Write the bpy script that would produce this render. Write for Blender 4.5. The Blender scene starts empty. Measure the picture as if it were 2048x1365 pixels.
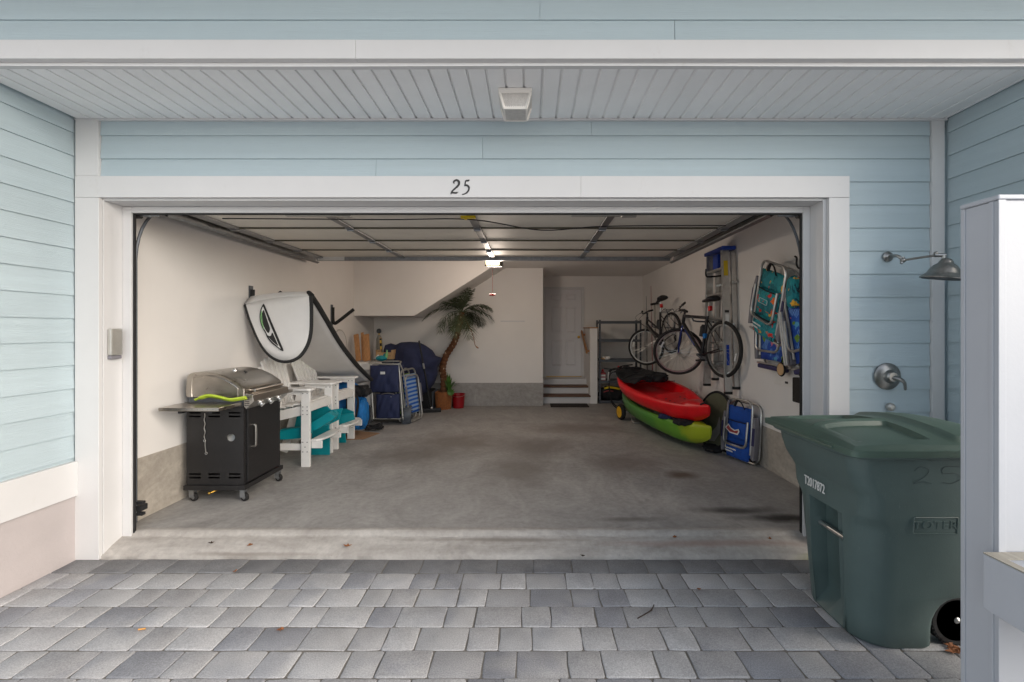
import bpy, bmesh, math, random
from mathutils import Vector, Matrix
R = math.radians
random.seed(7)
scn = bpy.context.scene
COL = scn.collection

# ---------------------------------------------------------------- camera
F, CX, CY, H = 910.0, 1060.0, 660.0, 1.437
cam_d = bpy.data.cameras.new('camera'); cam = bpy.data.objects.new('camera', cam_d); COL.objects.link(cam)
cam.location = (0, 0, H); cam.rotation_euler = (R(90), 0, 0)
cam_d.sensor_width = 36; cam_d.lens = F / 2048 * 36
cam_d.shift_x = (1024 - CX) / 2048; cam_d.shift_y = (CY - 682.5) / 2048
cam_d.clip_start = .05; cam_d.clip_end = 2000
scn.camera = cam

# ---------------------------------------------------------------- world, sun, exposure
SUN = Vector((.80, -.46, .46)).normalized()          # towards the light
el = math.asin(SUN.z); az = math.atan2(SUN.x, SUN.y)
w = bpy.data.worlds.new('World'); scn.world = w; w.use_nodes = True
nt = w.node_tree; bg = nt.nodes['Background']
sky = nt.nodes.new('ShaderNodeTexSky'); sky.sky_type = 'NISHITA'; sky.sun_disc = False
sky.sun_elevation = el; sky.sun_rotation = az; sky.dust_density = 0.7; sky.air_density = 1.0; sky.ozone_density = 1.0
hs = nt.nodes.new('ShaderNodeHueSaturation'); hs.inputs['Saturation'].default_value = .45
nt.links.new(sky.outputs[0], hs.inputs['Color']); nt.links.new(hs.outputs[0], bg.inputs[0])
bg.inputs[1].default_value = .12
sd = bpy.data.lights.new('sun', 'SUN'); so = bpy.data.objects.new('sun', sd); COL.objects.link(so)
sd.energy = 1.5; sd.angle = R(50); sd.color = (1, .88, .74)
so.rotation_euler = (-SUN).to_track_quat('-Z', 'Y').to_euler(); so.location = (6, -7, 6)
vs = scn.view_settings; vs.view_transform = 'Standard'; vs.look = 'None'; vs.gamma = 1; vs.exposure = 1.3
cy = scn.cycles
cy.max_bounces = 14; cy.diffuse_bounces = 10; cy.glossy_bounces = 5; cy.use_denoising = True
cy.sample_clamp_indirect = 6; cy.caustics_reflective = False; cy.caustics_refractive = False

# ---------------------------------------------------------------- helpers
def P(px, py, d):                                     # point of the place seen at a photo pixel, d metres in front
    return Vector(((px - CX) * d / F, d, H - (py - CY) * d / F))
def PX(px, py, X):                                    # the same, for a known X
    d = F * X / (px - CX); return P(px, py, d)
def S(r, g, b):
    f = lambda c: (c / 255 / 12.92) if c / 255 <= .04045 else ((c / 255 + .055) / 1.055) ** 2.4
    return (f(r), f(g), f(b), 1)

def tree(m):
    m.use_nodes = True; t = m.node_tree; t.nodes.clear()
    o = t.nodes.new('ShaderNodeOutputMaterial'); b = t.nodes.new('ShaderNodeBsdfPrincipled')
    t.links.new(b.outputs[0], o.inputs[0]); return t, b
def N(t, kind, **kw):
    n = t.nodes.new('ShaderNode' + kind)
    for k, v in kw.items():
        if k in n.inputs: n.inputs[k].default_value = v
        else: setattr(n, k, v)
    return n
def noise(t, scale, detail=4, rough=.55, stretch=None, coord=None, dist=0):
    c = coord or N(t, 'TexCoord').outputs['Object']
    if stretch:
        mp = N(t, 'Mapping'); mp.inputs['Scale'].default_value = stretch; t.links.new(c, mp.inputs[0]); c = mp.outputs[0]
    n = N(t, 'TexNoise', Scale=scale, Detail=detail, Roughness=rough, Distortion=dist); t.links.new(c, n.inputs['Vector']); return n.outputs['Fac']
def ramp(t, fac, stops):
    r = N(t, 'ValToRGB'); e = r.color_ramp.elements
    while len(e) < len(stops): e.new(.5)
    for i, (p, c) in enumerate(stops):
        e[i].position = p; e[i].color = c if len(c) == 4 else (*c, 1)
    t.links.new(fac, r.inputs[0]); return r.outputs[0]
def mixc(t, fac, a, b, mode='MIX'):
    m = N(t, 'Mix', data_type='RGBA', blend_type=mode)
    for s, i in ((fac, 0), (a, 6), (b, 7)):
        if hasattr(s, 'links'): t.links.new(s, m.inputs[i])
        else: m.inputs[i].default_value = s
    return m.outputs[2]
def math_(t, op, a, b=0, clamp=False):
    m = N(t, 'Math', operation=op, use_clamp=clamp)
    for s, i in ((a, 0), (b, 1)):
        if hasattr(s, 'links'): t.links.new(s, m.inputs[i])
        else: m.inputs[i].default_value = s
    return m.outputs[0]
def bump(t, b, fac, strength, dist=.01):
    bp = N(t, 'Bump', Strength=strength, Distance=dist); t.links.new(fac, bp.inputs['Height']); t.links.new(bp.outputs[0], b.inputs['Normal'])
def sc(c, k): return (min(1, c[0] * k), min(1, c[1] * k), min(1, c[2] * k), 1)

MATS = {}
def mat(name, c, rough=.5, metal=0, var=.10, scale=6, bs=.0, bscale=60, stretch=None, objvar=0, coat=0, emit=None, alpha=1, trans=0, spec=.5, rvar=.08):
    m = bpy.data.materials.new(name); t, b = tree(m)
    n = noise(t, scale, 6, .6, stretch)
    colr = ramp(t, n, [(.25, sc(c, 1 - var)), (.75, sc(c, 1 + var))])
    if objvar:
        oi = N(t, 'ObjectInfo'); v = math_(t, 'MULTIPLY_ADD', oi.outputs['Random'], 2 * objvar); v.node.inputs[2].default_value = 1 - objvar
        h = N(t, 'HueSaturation'); t.links.new(colr, h.inputs['Color']); t.links.new(v, h.inputs['Value']); colr = h.outputs[0]
    t.links.new(colr, b.inputs['Base Color'])
    rr = math_(t, 'MULTIPLY_ADD', n, 2 * rvar); rr.node.inputs[2].default_value = rough - rvar
    t.links.new(rr, b.inputs['Roughness'])
    b.inputs['Metallic'].default_value = metal; b.inputs['Coat Weight'].default_value = coat
    b.inputs['Specular IOR Level'].default_value = spec
    b.inputs['Alpha'].default_value = alpha; b.inputs['Transmission Weight'].default_value = trans
    if emit: b.inputs['Emission Color'].default_value = emit[0]; b.inputs['Emission Strength'].default_value = emit[1]
    if bs: bump(t, b, noise(t, bscale, 5, .6, stretch), bs)
    MATS[name] = m; return m

def root_of(o):
    while o.parent: o = o.parent
    return o
class MB:
    """collects shapes; build() links them as ONE mesh object"""
    def __init__(s): s.v = []; s.f = []
    def add(s, vs, fs):
        o = len(s.v); s.v += [Vector(v) for v in vs]; s.f += [[i + o for i in f] for f in fs]; return s
    def box(s, x0, x1, y0, y1, z0, z1, M=None):
        vs = [Vector((x, y, z)) for z in (z0, z1) for y in (y0, y1) for x in (x0, x1)]
        if M: vs = [M @ v for v in vs]
        return s.add(vs, [(0, 2, 3, 1), (4, 5, 7, 6), (0, 1, 5, 4), (2, 6, 7, 3), (0, 4, 6, 2), (1, 3, 7, 5)])
    def bar(s, a, b, w, h, up=(0, 0, 1)):              # rectangular bar from a to b
        a = Vector(a); b = Vector(b); d = (b - a).normalized(); sd_ = d.cross(Vector(up)).normalized(); u = sd_.cross(d)
        vs = [p + sd_ * i * w / 2 + u * j * h / 2 for p in (a, b) for j in (-1, 1) for i in (-1, 1)]
        return s.add(vs, [(0, 1, 3, 2), (4, 6, 7, 5), (0, 4, 5, 1), (2, 3, 7, 6), (0, 2, 6, 4), (1, 5, 7, 3)])
    def loft(s, rings, closed=True, caps=True, loop=False):
        o = len(s.v); n = len(rings[0]); m = len(rings)
        for r in rings: s.v += [Vector(p) for p in r]
        for k in range(m if loop else m - 1):
            k2 = (k + 1) % m
            for i in range(n if closed else n - 1):
                j = (i + 1) % n
                s.f.append([o + k * n + i, o + k * n + j, o + k2 * n + j, o + k2 * n + i])
        if caps and closed and not loop:
            s.f.append([o + i for i in range(n)][::-1]); s.f.append([o + (m - 1) * n + i for i in range(n)])
        return s
    def tube(s, pts, r, seg=8, loop=False, flat=1):
        pts = [Vector(p) for p in pts]; n = len(pts); rings = []; up = None
        for i, p in enumerate(pts):
            a = pts[(i - 1) % n] if (loop or i) else p; b = pts[(i + 1) % n] if (loop or i < n - 1) else p
            d = (b - a).normalized()
            if up is None: up = d.orthogonal().normalized()
            up = (up - d * up.dot(d)); up = up.normalized() if up.length > 1e-6 else d.orthogonal().normalized()
            sd_ = d.cross(up); rr = r[i] if isinstance(r, (list, tuple)) else r
            rings.append([p + up * math.cos(2 * math.pi * k / seg) * rr + sd_ * math.sin(2 * math.pi * k / seg) * rr * flat for k in range(seg)])
        return s.loft(rings, True, True, loop)
    def lathe(s, prof, c=(0, 0, 0), axis=(0, 0, 1), seg=24):
        c = Vector(c); a = Vector(axis).normalized(); u = a.orthogonal().normalized(); v = a.cross(u)
        return s.loft([[c + a * h + (u * math.cos(2 * math.pi * k / seg) + v * math.sin(2 * math.pi * k / seg)) * max(r, 1e-4) for k in range(seg)] for r, h in prof])
    def torus(s, c, axis, Rr, r, seg=40, seg2=8):
        c = Vector(c); a = Vector(axis).normalized(); u = a.orthogonal().normalized(); v = a.cross(u)
        rings = []
        for k in range(seg):
            q = u * math.cos(2 * math.pi * k / seg) + v * math.sin(2 * math.pi * k / seg)
            rings.append([c + q * (Rr + r * math.cos(2 * math.pi * j / seg2)) + a * r * math.sin(2 * math.pi * j / seg2) for j in range(seg2)])
        return s.loft(rings, True, False, True)
    def prism(s, poly, off):                           # polygon of 3-D points pushed by a vector
        off = Vector(off); n = len(poly); a = [Vector(p) for p in poly]; b = [p + off for p in a]
        return s.add(a + b, [list(range(n))[::-1], list(range(n, 2 * n))] + [(i, (i + 1) % n, n + (i + 1) % n, n + i) for i in range(n)])
    def ball(s, c, r, seg=12):
        r = Vector(r) if not isinstance(r, (int, float)) else Vector((r, r, r)); c = Vector(c)
        k = seg // 2
        return s.loft([[c + Vector((r.x * math.sin(math.pi * j / k) * math.cos(2 * math.pi * i / seg), r.y * math.sin(math.pi * j / k) * math.sin(2 * math.pi * i / seg), r.z * -math.cos(math.pi * j / k))) for i in range(seg)] for j in range(k + 1)], True, False)
    def grid(s, fn, nu, nv, loopu=False):
        o = len(s.v)
        for j in range(nv + 1):
            for i in range(nu + 1): s.v.append(Vector(fn(i / nu, j / nv)))
        for j in range(nv):
            for i in range(nu):
                a = o + j * (nu + 1) + i; s.f.append([a, a + 1, a + nu + 2, a + nu + 1])
        return s
    def build(s, name, m, parent=None, smooth=False, bevel=0, world=True, thick=0, sub=0, kind=None, ang=35, seg=2):
        vs = s.v
        if parent is not None and world:
            Mi = root_of(parent).matrix_basis.inverted(); vs = [Mi @ v for v in vs]
        me = bpy.data.meshes.new(name); me.from_pydata([tuple(v) for v in vs], [], s.f); me.validate()
        bm = bmesh.new(); bm.from_mesh(me); bmesh.ops.recalc_face_normals(bm, faces=bm.faces); bm.to_mesh(me); bm.free()
        if smooth:
            me.polygons.foreach_set('use_smooth', [True] * len(me.polygons))
            if not sub: me.set_sharp_from_angle(angle=R(ang))
        o = bpy.data.objects.new(name, me); COL.objects.link(o); me.materials.append(MATS[m] if isinstance(m, str) else m)
        if parent is not None: o.parent = parent
        if thick: md = o.modifiers.new('thick', 'SOLIDIFY'); md.thickness = thick; md.offset = 0
        if bevel: md = o.modifiers.new('bevel', 'BEVEL'); md.width = bevel; md.segments = seg; md.limit_method = 'ANGLE'; md.angle_limit = R(40)
        if sub: md = o.modifiers.new('sub', 'SUBSURF'); md.levels = md.render_levels = sub
        if kind: o['kind'] = kind
        return o
def tag(o, label, cat, group=None):
    o['label'] = label; o['category'] = cat
    if group: o['group'] = group
    return o
def thing(name, label, cat, M=(0, 0, 0), group=None):
    o = bpy.data.objects.new(name, None); COL.objects.link(o); o.empty_display_size = .1
    o.matrix_basis = M if isinstance(M, Matrix) else Matrix.Translation(Vector(M))
    return tag(o, label, cat, group)
def basis(o, x, z):                                    # frame at o with x axis and approximate z axis
    x = Vector(x).normalized(); z = Vector(z); z = (z - x * z.dot(x)).normalized(); y = z.cross(x)
    return Matrix(((x.x, y.x, z.x, o[0]), (x.y, y.y, z.y, o[1]), (x.z, y.z, z.z, o[2]), (0, 0, 0, 1)))
def spline(pts, n=6, loop=False):                      # Catmull-Rom through pts
    pts = [Vector(p) for p in pts]; out = []; m = len(pts)
    for i in range(m if loop else m - 1):
        g = (lambda k: pts[k % m]) if loop else (lambda k: pts[max(0, min(m - 1, k))])
        a, b, c, d = g(i - 1), g(i), g(i + 1), g(i + 2)
        for k in range(n):
            t_ = k / n
            out.append(.5 * ((2 * b) + (c - a) * t_ + (2 * a - 5 * b + 4 * c - d) * t_ ** 2 + (3 * b - a - 3 * c + d) * t_ ** 3))
    if not loop: out.append(pts[-1])
    return out
def rrect(w_, h_, r, n=5):                             # rounded rectangle, centred, 2-D
    out = []
    for cx_, cy_, a0 in ((w_ / 2 - r, h_ / 2 - r, 0), (-w_ / 2 + r, h_ / 2 - r, 90), (-w_ / 2 + r, -h_ / 2 + r, 180), (w_ / 2 - r, -h_ / 2 + r, 270)):
        for k in range(n + 1): a = R(a0 + 90 * k / n); out.append((cx_ + r * math.cos(a), cy_ + r * math.sin(a)))
    return out
def text_mb(txt, size, M, depth=.001, spacing=1, shear=0, xs=1):
    cu = bpy.data.curves.new('lettering', 'FONT'); cu.body = txt; cu.size = size; cu.extrude = depth; cu.align_x = 'CENTER'; cu.align_y = 'CENTER'; cu.space_character = spacing; cu.shear = shear
    cu.resolution_u = 3
    o = bpy.data.objects.new('lettering', cu); COL.objects.link(o)
    me = o.to_mesh(); b = MB(); b.add([M @ Vector((v.co.x * xs, v.co.y, v.co.z)) for v in me.vertices], [list(p.vertices) for p in me.polygons])
    o.to_mesh_clear(); bpy.data.objects.remove(o); bpy.data.curves.remove(cu); return b
def stroke(pts, widths, nrm, off):                     # calligraphic ribbon with thickness
    pts = [Vector(p) for p in pts]; n = len(pts); L = []; Rr = []; nrm = Vector(nrm)
    for i, p in enumerate(pts):
        d = (pts[min(n - 1, i + 1)] - pts[max(0, i - 1)]).normalized(); sd_ = d.cross(nrm)
        wv = widths[min(len(widths) - 1, int(i / (n - 1) * (len(widths) - 1) + .5))] / 2
        L.append(p + sd_ * wv); Rr.append(p - sd_ * wv)
    return MB().loft([[L[i], Rr[i], Rr[i] + Vector(off), L[i] + Vector(off)] for i in range(n)])

# ---------------------------------------------------------------- materials
mat('siding', S(176, 191, 197), .6, var=.05, scale=2, bs=.30, bscale=30, stretch=(.25, 1, 9), objvar=.035)
mat('siding_side', S(176, 191, 197), .6, var=.05, scale=2, bs=.30, bscale=30, stretch=(1, .25, 9), objvar=.035)
mat('trim', S(208, 207, 207), .45, var=.03, scale=3, bs=.05, bscale=90)
mat('soffit_vinyl', S(238, 238, 238), .5, var=.04, scale=4, bs=.1, bscale=120, objvar=.02)
mat('foundation_paint', S(176, 168, 167), .8, var=.07, scale=3, bs=.25, bscale=60)
mat('white_vinyl', S(180, 183, 189), .4, var=.03, scale=3, bs=.05)
mat('white_board', S(226, 222, 216), .5, var=.05, scale=9, bs=.1, bscale=70)
mat('plastic_white', S(230, 228, 225), .45, var=.05, scale=14)
mat('black_paint', S(30, 29, 30), .45, var=.2, scale=30)
mat('number_black', S(52, 51, 50), .6, var=.3, scale=80)
mat('dark_plastic', S(34, 34, 36), .5, var=.15, scale=20, bs=.1, bscale=200)
mat('rubber', S(28, 27, 27), .75, var=.25, scale=40, bs=.1, bscale=160)
mat('foam_black', S(38, 38, 38), .85, var=.2, scale=25, bs=.2, bscale=150)
mat('stainless', S(178, 172, 164), .3, 1, var=.12, scale=12, bs=.04, bscale=120, stretch=(1, .2, 1), rvar=.12)
mat('galvanized', S(150, 152, 154), .42, .85, var=.22, scale=25, rvar=.12)
mat('dark_steel', S(92, 96, 102), .5, .5, var=.18, scale=18)
mat('aluminium', S(196, 196, 194), .32, .9, var=.12, scale=20, rvar=.1)
mat('brushed_nickel', S(150, 149, 146), .33, 1, var=.15, scale=40, rvar=.1)
mat('shelf_grey', S(82, 86, 92), .5, .2, var=.15, scale=20)
mat('silver_paint', S(186, 184, 178), .35, .6, var=.08, scale=20)
mat('teal_plastic', S(0, 134, 144), .45, var=.12, scale=8, bs=.08)
mat('bin_green', S(84, 101, 99), .42, var=.10, scale=5, bs=.12, bscale=220, rvar=.1)
mat('bin_lid_green', S(74, 94, 84), .4, var=.14, scale=7, bs=.12, bscale=200, rvar=.12)
mat('lime', S(178, 200, 60), .5, var=.12, scale=14)
mat('red_plastic', S(222, 10, 24), .38, var=.16, scale=5, bs=.05)
mat('bucket_red', S(150, 14, 26), .4, var=.15, scale=9)
mat('red', S(200, 20, 24), .4)
mat('yellow', S(214, 184, 30), .45, var=.1)
mat('yellow_hub', S(224, 170, 20), .45, var=.1)
mat('navy_fabric', S(40, 48, 82), .8, var=.18, scale=16, bs=.35, bscale=28)
mat('black_fabric', S(24, 24, 27), .85, var=.35, scale=18, bs=.5, bscale=35)
mat('blue_bag', S(20, 108, 176), .75, var=.22, scale=10, bs=.4, bscale=25)
mat('blue_fabric', S(14, 72, 158), .75, var=.18, scale=14, bs=.3, bscale=35)
mat('grey_plastic', S(122, 120, 126), .5, var=.1, scale=12)
mat('navy_plastic', S(44, 42, 84), .6, var=.1, scale=12)
mat('bin_grey', S(74, 80, 88), .5, var=.1, scale=8)
mat('wood', S(176, 128, 84), .6, var=.25, scale=6, bs=.2, bscale=30, stretch=(8, 8, .6), objvar=.14)
mat('tan_wood', S(196, 160, 118), .6, var=.15, scale=7, stretch=(6, 6, 1))
mat('grey_wood', S(150, 146, 136), .8, var=.2, scale=8, bs=.4, bscale=40, stretch=(6, .6, 6))
mat('stair_tread', S(104, 78, 62), .7, var=.2, scale=8)
mat('mat_dark', S(44, 38, 34), .95, var=.3, scale=60, bs=.6, bscale=160)
mat('brass', S(190, 150, 70), .3, 1)
mat('door_paint', S(214, 212, 214), .45, var=.03, scale=4)
mat('panel_back', S(228, 223, 212), .6, var=.06, scale=5, bs=.1, bscale=80, objvar=.03)
mat('seam_olive', S(84, 80, 64), .7, var=.1)
mat('wicker', S(158, 98, 54), .7, var=.3, scale=30, bs=.3, bscale=80)
mat('bark', S(104, 66, 40), .85, var=.4, scale=18, bs=.6, bscale=40)
mat('bark_scar', S(205, 180, 150), .8, var=.2, scale=30)
mat('frond', S(66, 76, 52), .6, var=.35, scale=9, objvar=.22)
mat('leaf_green', S(72, 112, 42), .5, var=.3, scale=9, objvar=.12)
mat('leaf_brown', S(140, 88, 52), .8, var=.3, scale=40)
mat('twig', S(58, 44, 34), .9)
mat('cardboard', S(150, 118, 90), .9, var=.12, scale=8)
mat('frosted', S(188, 184, 180), .35, var=.15, scale=26, bs=.6, bscale=90)
mat('lens_lit', S(255, 225, 180), .4, emit=((1, .74, .44, 1), 2.2))
mat('bike_black', S(26, 26, 30), .3, .2, var=.1, coat=.4)
mat('bike_silver', S(120, 118, 112), .3, .7, var=.1, coat=.3)
mat('bike_blue', S(30, 50, 120), .3, .3, var=.1, coat=.4)
mat('rim_silver', S(188, 188, 186), .3, .85, var=.08)
mat('ladder_blue', S(24, 64, 160), .45, var=.12)
mat('label_white', S(226, 226, 224), .5, var=.05)
mat('board_white', S(214, 212, 210), .55, var=.05, scale=5, bs=.15, bscale=9)
mat('logo_green', S(120, 170, 110), .5)
mat('olive_mesh', S(92, 94, 74), .8, var=.15, scale=9)
mat('mesh_sheen', S(138, 138, 134), .6, var=.25, scale=12)
mat('butt', S(206, 150, 80), .8)
mat('jug_red', S(150, 60, 64), .5, var=.15)
mat('sand', S(118, 114, 108), .95, var=.25, scale=60, bs=.6, bscale=220)

def m_wall():
    m = bpy.data.materials.new('drywall'); t, b = tree(m)
    a = noise(t, .9, 5, .6); c = ramp(t, a, [(.3, S(224, 220, 216)), (.7, S(232, 228, 224))])
    sp = noise(t, 7, 8, .7); c = mixc(t, ramp(t, sp, [(.70, (0, 0, 0)), (.80, (.25, .25, .25))]), c, S(170, 158, 146))
    t.links.new(c, b.inputs['Base Color']); b.inputs['Roughness'].default_value = .75
    bump(t, b, noise(t, 140, 4, .6), .12, .004); MATS['drywall'] = m
m_wall()
def m_concrete(name, lo, hi, extra=None, stretch=None):
    m = bpy.data.materials.new(name); t, b = tree(m)
    a = noise(t, 1.5, 10, .70, stretch, dist=2.4); c = ramp(t, a, [(.30, lo), (.52, tuple((lo[i] + hi[i]) / 2 for i in range(4))), (.72, hi)])
    f = noise(t, 22, 7, .7); c = mixc(t, .5, c, ramp(t, f, [(.3, (.35, .35, .35)), (.7, (.66, .66, .66))]), 'OVERLAY')
    pits = noise(t, 60, 3, .6); c = mixc(t, ramp(t, pits, [(.68, (0, 0, 0)), (.74, (.35, .35, .35))]), c, sc(lo, .5))
    geo = N(t, 'NewGeometry').outputs['Position']
    for (x, y, sx, sy, colr, amt) in (extra or []):
        mp = N(t, 'Mapping'); mp.inputs['Location'].default_value = (-x / sx - .45, -y / sy - .45, 0); mp.inputs['Scale'].default_value = (1 / sx, 1 / sy, 0)
        nn = N(t, 'TexNoise', Scale=5.0, Detail=6.0); t.links.new(geo, nn.inputs['Vector'])
        wob = N(t, 'VectorMath', operation='MULTIPLY_ADD'); t.links.new(nn.outputs['Color'], wob.inputs[0]); wob.inputs[1].default_value = (.9 * sx, .9 * sy, 0)
        t.links.new(geo, wob.inputs[2]); t.links.new(wob.outputs[0], mp.inputs[0])
        ln = N(t, 'VectorMath', operation='LENGTH'); t.links.new(mp.outputs[0], ln.inputs[0])
        fac = ramp(t, ln.outputs['Value'], [(.25, (amt, amt, amt)), (1.0, (0, 0, 0))])
        c = mixc(t, fac, c, colr)
    t.links.new(c, b.inputs['Base Color'])
    rg = ramp(t, a, [(.3, (.55, .55, .55)), (.7, (.8, .8, .8))]); t.links.new(rg, b.inputs['Roughness'])
    bump(t, b, f, .25, .006); MATS[name] = m
D = lambda r, g, b_: S(r, g, b_)
m_concrete('floor_concrete', S(138, 135, 132), S(174, 171, 167), [
    (2.0, 3.47, .50, .10, S(44, 40, 38), .95), (1.62, 3.62, .42, .10, S(50, 45, 42), .8), (1.5, 4.5, .20, .16, S(84, 64, 50), .8), (1.0, 4.9, .5, .5, S(98, 84, 74), .5),
    (-.1, 4.7, .5, .7, S(100, 92, 84), .55), (.1, 5.6, .6, .6, S(96, 86, 79), .55), (-.9, 5.8, .9, .7, S(100, 91, 83), .6), (-1.4, 5.2, .7, .5, S(96, 90, 84), .6), (.75, 3.45, .3, .06, S(96, 90, 84), .6), (.6, 6.6, .9, .5, S(100, 88, 80), .5)], (1, .7, 1))
m_concrete('apron_concrete', S(146, 140, 134), S(188, 183, 177), [(1.3, 3.16, .9, .04, S(140, 108, 96), .5), (2.0, 3.07, .25, .03, S(120, 130, 70), .5), (-.2, 3.19, .9, .02, S(120, 112, 104), .55), (-1.9, 3.08, .6, .02, S(120, 112, 104), .6)], (.6, 2, 1))
m_concrete('curb_concrete', S(150, 142, 132), S(192, 184, 172), None, (1, 1, 1.6))
m_concrete('curb_grey', S(140, 136, 132), S(176, 172, 168), None, (1, 1, 2))
def m_paver(name, lo, hi, dark):
    m = bpy.data.materials.new(name); t, b = tree(m)
    oi = N(t, 'ObjectInfo'); geo = N(t, 'NewGeometry').outputs['Position']
    a = noise(t, 5, 5, .6, coord=geo); c = ramp(t, a, [(.3, lo), (.7, hi)])
    n2 = noise(t, 3.2, 3, .5, coord=geo); c = mixc(t, ramp(t, n2, [(.55, (0, 0, 0)), (.68, (.75, .75, .75))]), c, dark)
    sp = noise(t, 170, 3, .7, coord=geo); c = mixc(t, .55, c, ramp(t, sp, [(.28, (.2, .2, .2)), (.5, (.5, .5, .5)), (.74, (.85, .85, .85))]), 'OVERLAY')
    v = math_(t, 'MULTIPLY_ADD', oi.outputs['Random'], .20); v.node.inputs[2].default_value = .90
    h = N(t, 'HueSaturation'); t.links.new(c, h.inputs['Color']); t.links.new(v, h.inputs['Value'])
    t.links.new(h.outputs[0], b.inputs['Base Color']); b.inputs['Roughness'].default_value = .82
    bump(t, b, noise(t, 110, 4, .7, coord=geo), .45, .005); MATS[name] = m
m_paver('paver_light', S(164, 164, 165), S(180, 179, 179), S(152, 153, 157))
m_paver('paver_mid', S(152, 151, 152), S(170, 169, 169), S(142, 143, 149))
m_paver('paver_blue', S(134, 135, 140), S(150, 151, 155), S(162, 161, 161))
m_paver('paver_dark', S(112, 112, 114), S(130, 130, 131), S(102, 103, 107))

def m_floral(name, base, base2, flowers, leaf, scale=9.0):
    m = bpy.data.materials.new(name); t, b = tree(m)
    co = N(t, 'TexCoord').outputs['Object']; mp = N(t, 'Mapping'); mp.inputs['Scale'].default_value = (1, .3, 1); t.links.new(co, mp.inputs[0])
    c = ramp(t, noise(t, 5, 3, coord=mp.outputs[0]), [(.35, base), (.65, base2)])
    wv = N(t, 'TexWave', Scale=scale * 1.6, Distortion=9.0); wv.inputs['Detail Scale'].default_value = .6; t.links.new(mp.outputs[0], wv.inputs['Vector'])
    msk = ramp(t, noise(t, scale * .55, 2, coord=mp.outputs[0]), [(.50, (0, 0, 0)), (.54, (1, 1, 1))])
    lf = math_(t, 'MULTIPLY', msk, ramp(t, wv.outputs['Fac'], [(.5, (0, 0, 0)), (.6, (1, 1, 1))])); c = mixc(t, lf, c, leaf)
    # petals: noisy cells
    nz = N(t, 'TexNoise', Scale=scale * 3, Detail=1.0); t.links.new(mp.outputs[0], nz.inputs['Vector'])
    ad = N(t, 'VectorMath', operation='MULTIPLY_ADD'); t.links.new(nz.outputs['Color'], ad.inputs[0]); ad.inputs[1].default_value = (.05,) * 3; t.links.new(mp.outputs[0], ad.inputs[2])
    vo = N(t, 'TexVoronoi', Scale=scale); t.links.new(ad.outputs[0], vo.inputs['Vector'])
    sx = N(t, 'SeparateColor'); t.links.new(vo.outputs['Color'], sx.inputs[0])
    fc = N(t, 'ValToRGB'); fc.color_ramp.interpolation = 'CONSTANT'; e = fc.color_ramp.elements
    while len(e) < len(flowers): e.new(.5)
    for i, f in enumerate(flowers): e[i].position = i / len(flowers); e[i].color = f
    t.links.new(sx.outputs[0], fc.inputs[0])
    on = math_(t, 'GREATER_THAN', sx.outputs[1], .30)
    near = ramp(t, vo.outputs['Distance'], [(.36, (1, 1, 1)), (.42, (0, 0, 0))])
    c = mixc(t, math_(t, 'MULTIPLY', on, near), c, fc.outputs[0])
    core = math_(t, 'MULTIPLY', on, ramp(t, vo.outputs['Distance'], [(.07, (1, 1, 1)), (.10, (0, 0, 0))])); c = mixc(t, core, c, S(120, 20, 20))
    t.links.new(c, b.inputs['Base Color']); b.inputs['Roughness'].default_value = .75
    bump(t, b, noise(t, 25, 4), .35, .01); MATS[name] = m
m_floral('teal_floral', S(20, 124, 134), S(46, 156, 160), [S(240, 110, 40), S(220, 44, 34), S(246, 186, 60), S(40, 160, 160)], S(8, 70, 84), 13.0)
m_floral('blue_floral', S(22, 54, 140), S(40, 92, 190), [S(226, 214, 206), S(120, 160, 60), S(90, 170, 210), S(220, 120, 140)], S(120, 170, 230), 12)
def m_stripe(name, a, bb, scale):
    m = bpy.data.materials.new(name); t, b = tree(m)
    wv = N(t, 'TexWave', Scale=scale, bands_direction='Z'); t.links.new(N(t, 'TexCoord').outputs['Object'], wv.inputs['Vector'])
    t.links.new(ramp(t, wv.outputs['Fac'], [(.46, a), (.54, bb)]), b.inputs['Base Color']); b.inputs['Roughness'].default_value = .8; MATS[name] = m
m_stripe('stripe_blue', S(20, 92, 190), S(150, 176, 206), 5)
m_stripe('stripe_green', S(120, 160, 40), S(30, 60, 50), 4)
m_stripe('umbrella_stripe', S(214, 180, 80), S(34, 34, 40), 3)
def m_kayak_green():
    m = bpy.data.materials.new('kayak_green'); t, b = tree(m)
    sx = N(t, 'SeparateXYZ'); t.links.new(N(t, 'TexCoord').outputs['Object'], sx.inputs[0])
    v = math_(t, 'MULTIPLY_ADD', noise(t, 3, 4), .35); t.links.new(math_(t, 'MULTIPLY', sx.outputs[0], .30), v.node.inputs[2])
    t.links.new(ramp(t, v, [(.25, S(56, 98, 60)), (.78, S(78, 140, 52)), (.94, S(104, 156, 44)), (1.0, S(160, 176, 36))]), b.inputs['Base Color']); b.inputs['Roughness'].default_value = .4
    MATS['kayak_green'] = m
m_kayak_green()
def scuff(name, amount, colr, scale=14, stretch=(1, 5, 5)):     # pale scratches and rubbed patches
    m = MATS[name]; t = m.node_tree; b = [n for n in t.nodes if n.type == 'BSDF_PRINCIPLED'][0]
    src = b.inputs['Base Color'].links[0].from_socket
    s1 = ramp(t, noise(t, scale, 8, .75, stretch), [(.60, (0, 0, 0)), (.70, (amount,) * 3)])
    s2 = ramp(t, noise(t, scale * .15, 3, .6), [(.42, (0, 0, 0)), (.62, (1, 1, 1))])
    t.links.new(mixc(t, math_(t, 'MULTIPLY', s1, s2), src, colr), b.inputs['Base Color'])
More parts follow.
